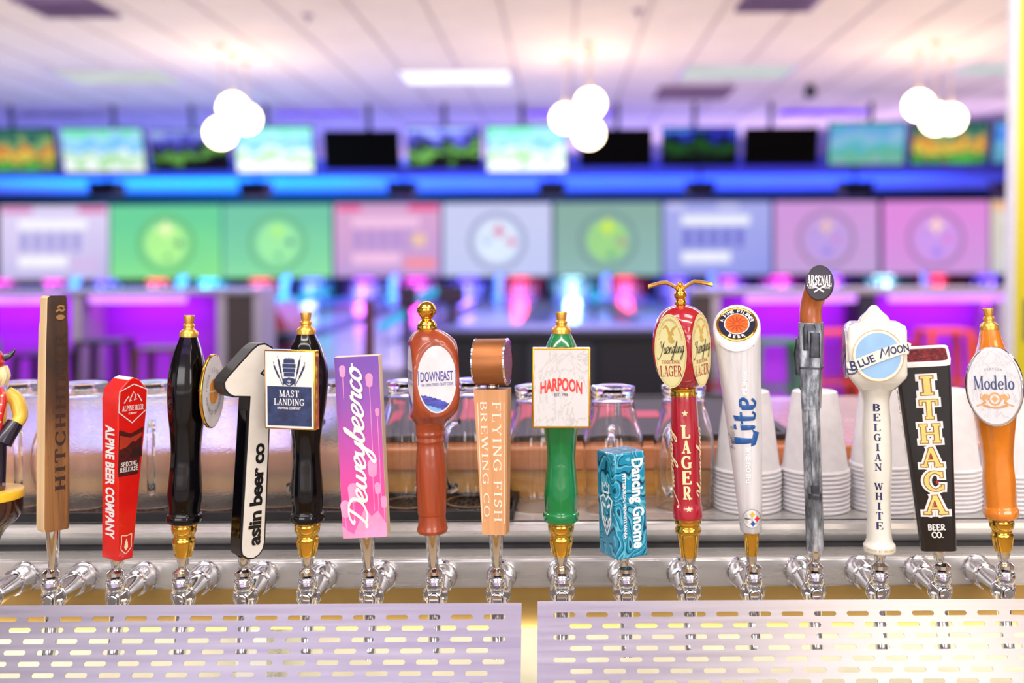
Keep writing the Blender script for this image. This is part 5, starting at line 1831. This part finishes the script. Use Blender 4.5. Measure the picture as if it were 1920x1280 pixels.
h.print('lettering', j2(ring_text('A FINE PILSNER', 34, 8, 165, 15, .03, 29.5), t2(ring_text('BEER', 34, 8, 245, 295, .03, 29.5, True))), med(1.6), m_white)


def white_surf(xoff, z0, e=.5):
    def f(x, y):
        z = z0 + y
        for (za, ca_, ra), (zb_, cb_, rb2) in zip(rows, rows[1:]):
            if za <= z <= zb_ or zb_ == rows[-1][0]:
                t_ = (z - za) / (zb_ - za)
                cc, rr = ca_ + (cb_ - ca_) * t_, ra + (rb2 - ra) * t_
                if z <= zb_:
                    break
        cc = (cc - 1409) * h.c
        rr = rr * h.c + e
        xx = (x + xoff - 1409) * h.c - cc
        xx = max(-rr * .98, min(rr * .98, xx))
        return (cc + xx, -math.sqrt(rr * rr - xx * xx), z)
    return f


def dense(vf, n=3):
    """split strokes so that they can bend round a surface"""
    me = bpy.data.meshes.new('d')
    me.from_pydata([(x, y, 0) for x, y in vf[0]], [], vf[1])
    bm = bmesh.new()
    bm.from_mesh(me)
    bmesh.ops.triangulate(bm, faces=[f for f in bm.faces if len(f.verts) > 4])
    bmesh.ops.subdivide_edges(bm, edges=bm.edges, cuts=n, use_grid_fill=True)
    bm.verts.index_update()
    r = ([(v.co.x, v.co.y) for v in bm.verts], [tuple(v.index for v in f.verts) for f in bm.faces])
    bm.free()
    bpy.data.meshes.remove(me)
    return r


m_lb = M('lite_blue', (32, 84, 150), .35, vary=.06)
# blackletter-like word, drawn upright: baseline 0, capital 1
lite = j2(
    flat([(.02, 1.02), (.30, 1.10), (.27, .16), (.09, .16)]), flat([(-.04, .20), (.03, .0), (.46, -.14), (.60, .16), (.47, .10), (.05, .20)]),
    flat([(.56, .62), (.78, .66), (.75, .06), (.68, .0), (.59, .06)]), flat([(.59, .80), (.77, .84), (.75, .95), (.57, .90)]),
    flat([(.90, .88), (1.10, .96), (1.07, .10), (.99, .0), (.92, .08)]), flat([(.80, .62), (1.24, .68), (1.24, .58), (.80, .53)]), ribbon([(1.0, .08), (1.14, .03), (1.24, .14)], .09),
    flat([(1.32, .58), (1.50, .68), (1.50, .06), (1.40, .02), (1.32, .12)]), ribbon([(1.42, .62), (1.66, .64), (1.72, .5), (1.62, .36), (1.44, .33)], .12), ribbon([(1.42, .06), (1.58, .02), (1.72, .16)], .10))
tx = dense(CCW(fit(lite, 92, 54)), 3)
h.print('lettering', tx, white_surf(1397, 211), m_lb)
m_sil = M('silver_print', (176, 170, 168), .3, .5)
tx = dense(CCW(fit(j2(t2(sans('M', 1.7, 1.2, .0), .2, .6), t2(script('ille', .16, .3), .9, 0), t2(script('r', .16, .3), 2.9, 0)), 42, 13)), 2)
h.print('lettering', tx, white_surf(1374, 181), m_sil)
m_gw = M('glossy_white_print', (255, 255, 255), .1, coat=1)
h.print('lettering', dense(CCW(sans('PILSNER', 9, 44, .04)), 2), white_surf(1398, 284), m_gw)
h.print('lettering', dense(CCW(sans('THE ORIGINAL', 9, 70, .04)), 2), white_surf(1404, 130), m_gw)
h.print('team_emblem_field', dense(flat(ellipse(17, 18, 36)), 2), white_surf(1410, 30, .4), m_white)
h.print('team_emblem_ring', annulus(17.5, 18.5, 2, 40), white_surf(1410, 30, .6), M('steel_grey_print', (164, 168, 174), .4))


def hypo(r, cx, cy):
    return t2(flat([(r * abs(math.cos(a)) ** 3 * (1 if math.cos(a) > 0 else -1), r * abs(math.sin(a)) ** 3 * (1 if math.sin(a) > 0 else -1)) for a in [2 * PI * k / 24 for k in range(24)]]), cx, cy)


for col, a, b in ((M('emblem_yellow', (240, 186, 60), .4), 1, 8), (M('emblem_red', (214, 44, 60), .4), 10, -.5), (M('emblem_blue', (34, 82, 160), .4), 2, -9)):
    h.print('team_emblem_star', hypo(6.6, a, b), white_surf(1410, 30, .7), col)
h.print('lettering', t2(sans('Steelers', 3, 11, .03), -8, 0), white_surf(1410, 30, .7), m_blk2)
h.turned('ferrule_collar', [(-44, 10.5), (-42, 11.5), (-4, 14.5), (-1, 15), (1, 15)], m_gold, n=1)
h.by += 42
h.root2 = h.root
L = (FP[12][1] - 25) - h.by
h.turned('ferrule', [(-42 - L, 9), (-42 - L * .5, 10), (-42, 11)], m_chrome, n=1)

# --- rifle
h = Handle('rifle_handle', 'rifle shaped tap handle with orange wooden stock and round black end cap', 1528, 1030, 0, 530, -6)
m_gun = M('gunmetal', (120, 126, 134), .26, .85, vary=.75, scale=70, stretch=(1, 1, .25))
m_gun, nt_, b_ = new_mat('worn_gunmetal')
f_ = noise(nt_, coords(nt_, (1, 1, .3)), 75, 5, .65, .15)
nt_.links.new(ramp(nt_, [(.3, (34, 36, 40)), (.48, (116, 122, 130)), (.62, (196, 202, 210))], f_), b_.inputs['Base Color'])
b_.inputs['Metallic'].default_value = .6
b_.inputs['Roughness'].default_value = .32
bump(nt_, b_, f_, .25, .0008)
m_gund = M('gunmetal_dark', (70, 72, 78), .34, .85, vary=.3, scale=60)
m_stk = wood('orange_stock', (150, 70, 24), (200, 112, 48), 24, (1, 1, .12), .3, .4, .05)
q = h.c
X = lambda px: (px - 1528) * q


def bar(x0b, x1b, y0, x0t, x1t, y1, d0, d1, r=3):
    rs = []
    for k in range(5):
        t_ = k / 4
        a, b = X(x0b + (x0t - x0b) * t_), X(x1b + (x1t - x1b) * t_)
        z = 1030 - (y0 + (y1 - y0) * t_)
        rs.append([(p[0], p[1], z) for p in round_poly([(a, d0), (b, d0), (b, d1), (a, d1)], min(r, (b - a) / 3), 4)])
    return rings(rs)


h.part('barrel', join(bar(1512, 1545, 1029, 1505, 1538, 760, -17, 17, 14)), m_gun, smooth=40)
h.part('rail', join(bar(1526, 1540, 925, 1517, 1533, 740, -21, -12, 3)), m_gun, smooth=40)
h.part('sight', join(bar(1519, 1543, 932, 1518, 1542, 922, -20, 5, 3), bar(1524, 1539, 920, 1523, 1538, 905, -25, -10, 2)), m_gund, smooth=40)
h.part('sling_loop', tf(torus(8, 1.8, 24, 8), lambda x, y, z: (x + X(1512), y - 14, z + 1030 - 725)), m_gund)
h.part('receiver', join(bar(1506, 1540, 765, 1502, 1543, 688, -22, 20, 6), bar(1503, 1543, 688, 1501, 1545, 604, -24, 22, 5)), m_gun, smooth=40)
h.part('bolt_cover', join(bar(1522, 1542, 668, 1524, 1542, 622, -30, -20, 4), bar(1511, 1521, 655, 1511, 1520, 612, -29, -20, 4), bar(1510, 1536, 618, 1513, 1532, 606, -28, -18, 3)), m_gund, smooth=40)
h.part('receiver_band', join(bar(1503, 1545, 690, 1503, 1545, 686, -26, 22, 4)), m_gund, smooth=40)
h.part('magazine', join(bar(1494, 1513, 703, 1490, 1510, 660, -14, 14, 5), bar(1490, 1510, 662, 1495, 1509, 634, -12, 12, 5), bar(1498, 1508, 634, 1503, 1507, 618, -8, 8, 3)), m_gund, smooth=40)
st_ = [(1523, 606, 0, 21), (1522, 590, 0, 21), (1524, 570, 0, 21), (1530, 552, -3, 22.5), (1536, 538, -8, 24), (1541, 531, -14, 24.5)]
h.part('stock', tube([(X(a), d, 1030 - b) for a, b, d, r in st_], [r * q for *_, r in st_], 28), m_stk, smooth=60)
h.part('stock_ring', tf(torus(19.5 * q, 2.2, 36, 10), lambda x, y, z: (x + X(1523), z, y + 1030 - 605)), m_stk)
disc = lathe([(0, 24), (2, 26.5), (8, 26.5), (10, 25), (10.5, .2)], 44)
tl = math.radians(12)
dz = lambda x, y, z: (X(1543) + x * q, -30 - z * math.cos(tl) + y * 1.22 * math.sin(tl), 1030 - 531 + y * 1.22 + z * math.sin(tl))
h.part('end_cap', tf(disc, dz), M('cap_charcoal', (46, 42, 46), .35, coat=.3))
fl = lambda x, y: dz(x, y / 1.22, 10.9)
ars = serif('ARSENAL', 17, 45, .24, .12, .12)
ars = ([(x, y * (1 + .28 * (abs(x) / 22) ** 2)) for x, y in ars[0]], ars[1])
h.print('lettering', j2(t2(ars, 0, 4), t2(sans('CIDER', 3.4, 11, .03), -14, -9), t2(sans('HOUSE', 3.4, 11, .03), 14, -9)), fl, m_white)
h.print('crossed_rifles', j2(line(-9, -6, 9, -17, 2.6), line(9, -6, -9, -17, 2.6), line(-12, -5, -6, -8, 3.6), line(12, -5, 6, -8, 3.6)), fl, m_white)
h.ferrule(13, 12.5, 9)

# --- white ceramic
h = Handle('ceramic_handle', 'white ceramic tap handle with blue moon disc and dark blue stacked lettering', 1649, 1033, -8, 450, 6)
m_cer = M('white_ceramic', (227, 225, 214), .16, coat=1, vary=.015)
h.turned('body', [(0, 29), (3, 31), (12, 31), (17, 27.5), (24, 25), (45, 23.5), (75, 22.6), (110, 23.8), (150, 27), (190, 28.2), (230, 27.6), (270, 25.6), (288, 26.5), (302, 32), (318, 44)], m_cer)
h.turned('foot_line', [(14.8, 29.6), (15.4, 29.6), (16.2, 28.9)], m_gold, n=1, cap0=False) if False else None
hb = 54 * h.fx
rs = []
for z, k in ((306, .62), (318, .80), (330, .97), (336, 1.0), (416, 1.02), (424, .98), (430, .80)):
    rr = round_poly([(-hb * k, -hb * k), (hb * k, -hb * k), (hb * k, hb * k), (-hb * k, hb * k)], 9, 4)
    rs.append([(x, y, z) for x, y in rr])
h.part('head_block', rings(rs), m_cer, smooth=45)
h.turned('top_knob', [(424, 36), (429, 32), (435, 29), (441, 25), (447, 18), (453, 12), (458, 8.5), (461, 4), (461.5, .5)], m_cer)
zc = 372
m_sky = M('moon_blue', (142, 186, 226), .2, coat=1, vary=.03)
m_dkb = M('royal_print', (36, 44, 92), .35)
ban = ribbon([(-57, -22), (-40, -17), (-10, -5), (20, 6), (46, 14), (58, 12)], [18, 21, 21, 21, 21, 20], 6)
for side in (0, 1):
    fn = (lambda e: front(hb * 1.01 + e, 0, zc, h.c)) if side == 0 else (lambda e: leftside(hb * 1.01 + e, 0, zc, h.c))
    mv = (lambda x, y, z: (x * h.c, -hb * 1.01 - 1 + y, z + zc)) if side == 0 else (lambda x, y, z: (-hb * 1.01 - 1 + y, -x * h.c, z + zc))
    rm = h.part('disc_rim', tf(prism(ellipse(47, 47, 56), -2.5, 3), mv), m_cer, bevel=.8)
    h.print('rim_gilding', annulus(47.2, 47.2, .9, 64), fn(3.75), m_gold)
    h.print('moon_disc', flat(ellipse(41.5, 41.5, 56)), fn(3.9), m_sky)
    h.part('banner', (lambda vf: join(surf(vf, fn(4.2)), surf(vf, fn(5.6))))(ban), m_cer, smooth=0, flip=False)

    def bword(s_, hh, w_, x_, y_, r_):
        return t2(sans(s_, hh, w_, .024), x_, y_, 1, 1, r_)
    h.print('lettering', j2(bword('B', 19, 12, -46, -18, .25), ribbon([(-50, -26), (-58, -24), (-55, -33), (-44, -32), (-38, -24)], 2.2), bword('LUE', 14, 32, -22, -9.5, .38), j2(ribbon([(4, -5), (7, 13)], 2.4), ribbon([(7, 13), (13, 2), (20, 17)], 2.4, 1), ribbon([(20, 17), (20, -1)], 2.4)), bword('OON', 14, 34, 39, 12, .18)), fn(6.0), m_dkb)


def spin(z):
    for (za, ra), (zb_, rb2) in zip(bprof, bprof[1:]):
        if za <= z <= zb_:
            return (ra + (rb2 - ra) * (z - za) / (zb_ - za)) * h.c + .6
    return 27 * h.c


bprof = [(0, 29), (24, 25), (45, 23.5), (75, 22.6), (110, 23.8), (150, 27), (190, 28.2), (230, 27.6), (270, 25.6), (300, 32)]
aB = math.radians(-4)
zz = 273
for k, ch in enumerate('BELGIAN WHITE'):
    if ch != ' ':
        h.print('lettering', serif(ch, 13.5, 12.5 if ch not in 'IW' else (6 if ch == 'I' else 16), .2, .08, .09), cyl(spin, zz, aB + .02 * k / 6), m_dkb)
    zz -= 18.3
for k, ch in enumerate('BREWED BY BELGIAN'):
    if ch != ' ':
        h.print('gilt_lettering', sans(ch, 4, 2.6, .02), cyl(lambda z: 31 * h.c + .5, 8, -.85 + k * .11), m_gp)
h.ferrule(14, 12.5, 9)

# --- black wedge
h = Handle('wedge_handle', 'black wedge shaped tap handle with gold and white stacked lettering', 1759, 1028, -30, 362, 4)
m_bw = M('black_gloss_print', (20, 21, 26), .22, coat=.7, vary=.2, scale=40)
rs = []


def wring(z, wd, dp, r=9, x0=0):
    p = []
    for x, y in round_poly([(-wd, -dp), (wd, -dp), (wd, dp), (-wd, dp)], r, 4):
        p.append((x + x0, y - (3 * (1 - (x / wd) ** 2) if y < 0 else 0), z))
    return p


for k in range(7):
    t_ = k / 6
    rs.append(wring(350 * t_, (34 + 18.5 * t_) * h.c, 17 + 12 * t_))
tilt = lambda vf: ([(x, y, z + (.42 * (y + 29) if z > 340 else 0)) for x, y, z in vf[0]], vf[1])
h.part('body', tilt(rings(rs)), m_bw, smooth=40)
h.part('white_rim', tilt(rings([wring(346, 52.6 * h.c, 29.2), wring(353, 53.2 * h.c, 29.8), wring(354, 52 * h.c, 28.6), wring(354, 49 * h.c, 25.5), wring(350, 48 * h.c, 24.5)], True, False)), M('rim_white', (240, 238, 236), .35), smooth=40)
h.part('top_inlay', tilt((wring(351, 48.5 * h.c, 25), [tuple(range(len(wring(351, 48.5 * h.c, 25))))])), M('maroon_gloss', (96, 30, 36), .15, coat=1, vary=.5, scale=200), smooth=0)


def wf(e, z0):
    def f(x, y):
        z = z0 + y
        t_ = z / 350
        wd = (34 + 18.5 * t_) * h.c
        xx = x * h.c
        return (xx, -(17 + 12 * t_) - 3 * (1 - min(1, (xx / wd) ** 2)) - e, z)
    return f


m_ig = M('ithaca_gold', (238, 206, 120), .35)
m_ir = M('brick_red_print', (166, 48, 44), .4)
m_io = M('bronze_line', (150, 106, 54), .4)
zz = 311
for k, (ch, wd, dx) in enumerate([('I', 22, 8), ('T', 34, 8.5), ('H', 38, 6.5), ('A', 40, 5), ('C', 36, 6), ('A', 44, 5)]):
    g0 = serif(ch, 1, None, .17, .09, .12)
    b0 = bounds(g0)
    kx = wd / (b0[1] - b0[0])
    hh = 35 if ch != 'C' else 37
    for nm, gr, col, e in (('lettering_outline', .27, m_white, .4), ('lettering_line', .08, m_io, .7), ('lettering', .0, m_ig, 1.0)):
        g = serif(ch, 1, None, .17, .09, .12, gr)
        g = t2(g, -(b0[0] + b0[1]) / 2 * kx + dx - 4, 0, kx, hh)
        bb = bounds(serif(ch, 1))
        g = dense(g, 1)
        h.print(nm, g, wf(e, zz), col)
    if ch == 'A':
        h.print('red_triangle', t2(flat([(-3.6, -4), (3.6, -4), (0, 8)]), dx - 4, 1), wf(1.2, zz), m_ir)
    if ch == 'C':
        h.print('red_star', t2(star(6), dx + 2, -2), wf(1.2, zz), m_ir)
    zz -= 44.6
h.print('lettering', j2(serif('BEER', 11, 33, .26, .16, .16), t2(serif('CO.', 11, 22, .26, .16, .16), 0, -14)), wf(.5, 46), m_white)
h.print('side_lettering', dense(CW(serif('SPIRIT OF THE FINGER LAKES', 9, 270, .2, .12, .12, space=.2)), 1), lambda x, y: (-(34 + 18.5 * (165 + y) / 350) * h.c - .5, -x - 2, 165 + y), m_cream)
h.ferrule(15, 12.5, 9)

# --- orange oval
h = turned_handle('orange_handle', 'glossy orange turned tap handle with gold finial and white oval badge', 16, 1881, 1032, -26, 456, -4, M('orange_lacquer', (222, 128, 34), .15, coat=1, vary=.04),
                  [(62, 30), (66, 34), (74, 35), (82, 33), (86, 31), (110, 32), (135, 31.5), (170, 30), (205, 33.5), (240, 39), (285, 45), (325, 43), (360, 34), (395, 23), (416, 18)], 1.0)
R = 52
zo = 316
bx_ = 7
h.part('badge_rim', tf(prism(ellipse(54 * h.fx, 73, 64), -R - 8, -R + 6), lambda x, y, z: (x + bx_, y, z + zo)), m_chrome, bevel=3, smooth=30)
h.part('badge_stud', tube([(0, -30, zo), (0, -R, zo)], 16, 16, 1), M('stud_orange', (222, 128, 34), .3))
F_ = lambda z=0, x=0, e=.4: front(R + 8 + e, x + bx_, zo + z, h.fx)
h.print('badge_face', flat(ellipse(49, 68, 64)), F_(), marble('white_marble', (222, 222, 227), (202, 202, 209)))
h.print('lettering', t2(fit(j2(serif('Modelo', 1, None, .17, .06, .05, space=.03)), 74, 26), 0, 8), F_(0, 0, .8), M('navy_letter', (62, 78, 122), .4))
h.print('lettering', ring_text('CERVEZA', 60, 4.5, 104, 76, .0), F_(-27, 0, .8), M('grey_letter', (140, 144, 156), .4))
lion = lambda s: j2(*[t2(g_, 0, 0, s, 1) for g_ in (flat(ellipse(3.6, 5, 14, 17, -18)), ribbon([(17, -14), (22, -20), (18, -28), (24, -30)], 4), ribbon([(14, -14), (11, -18), (13, -24)], 2.5), ribbon([(24, -12), (27, -18), (24, -22)], 1.6), ribbon([(10, -36), (24, -32), (34, -35)], 2.4))])
h.print('crest_emblem', j2(annulus(12, 12, 3, 32, 0, -22), hypo(8, 0, -22), lion(1), lion(-1), ribbon([(-22, -34), (0, -38), (22, -34)], 3)), F_(0, 0, .8), M('tan_gold_print', (214, 158, 96), .4))
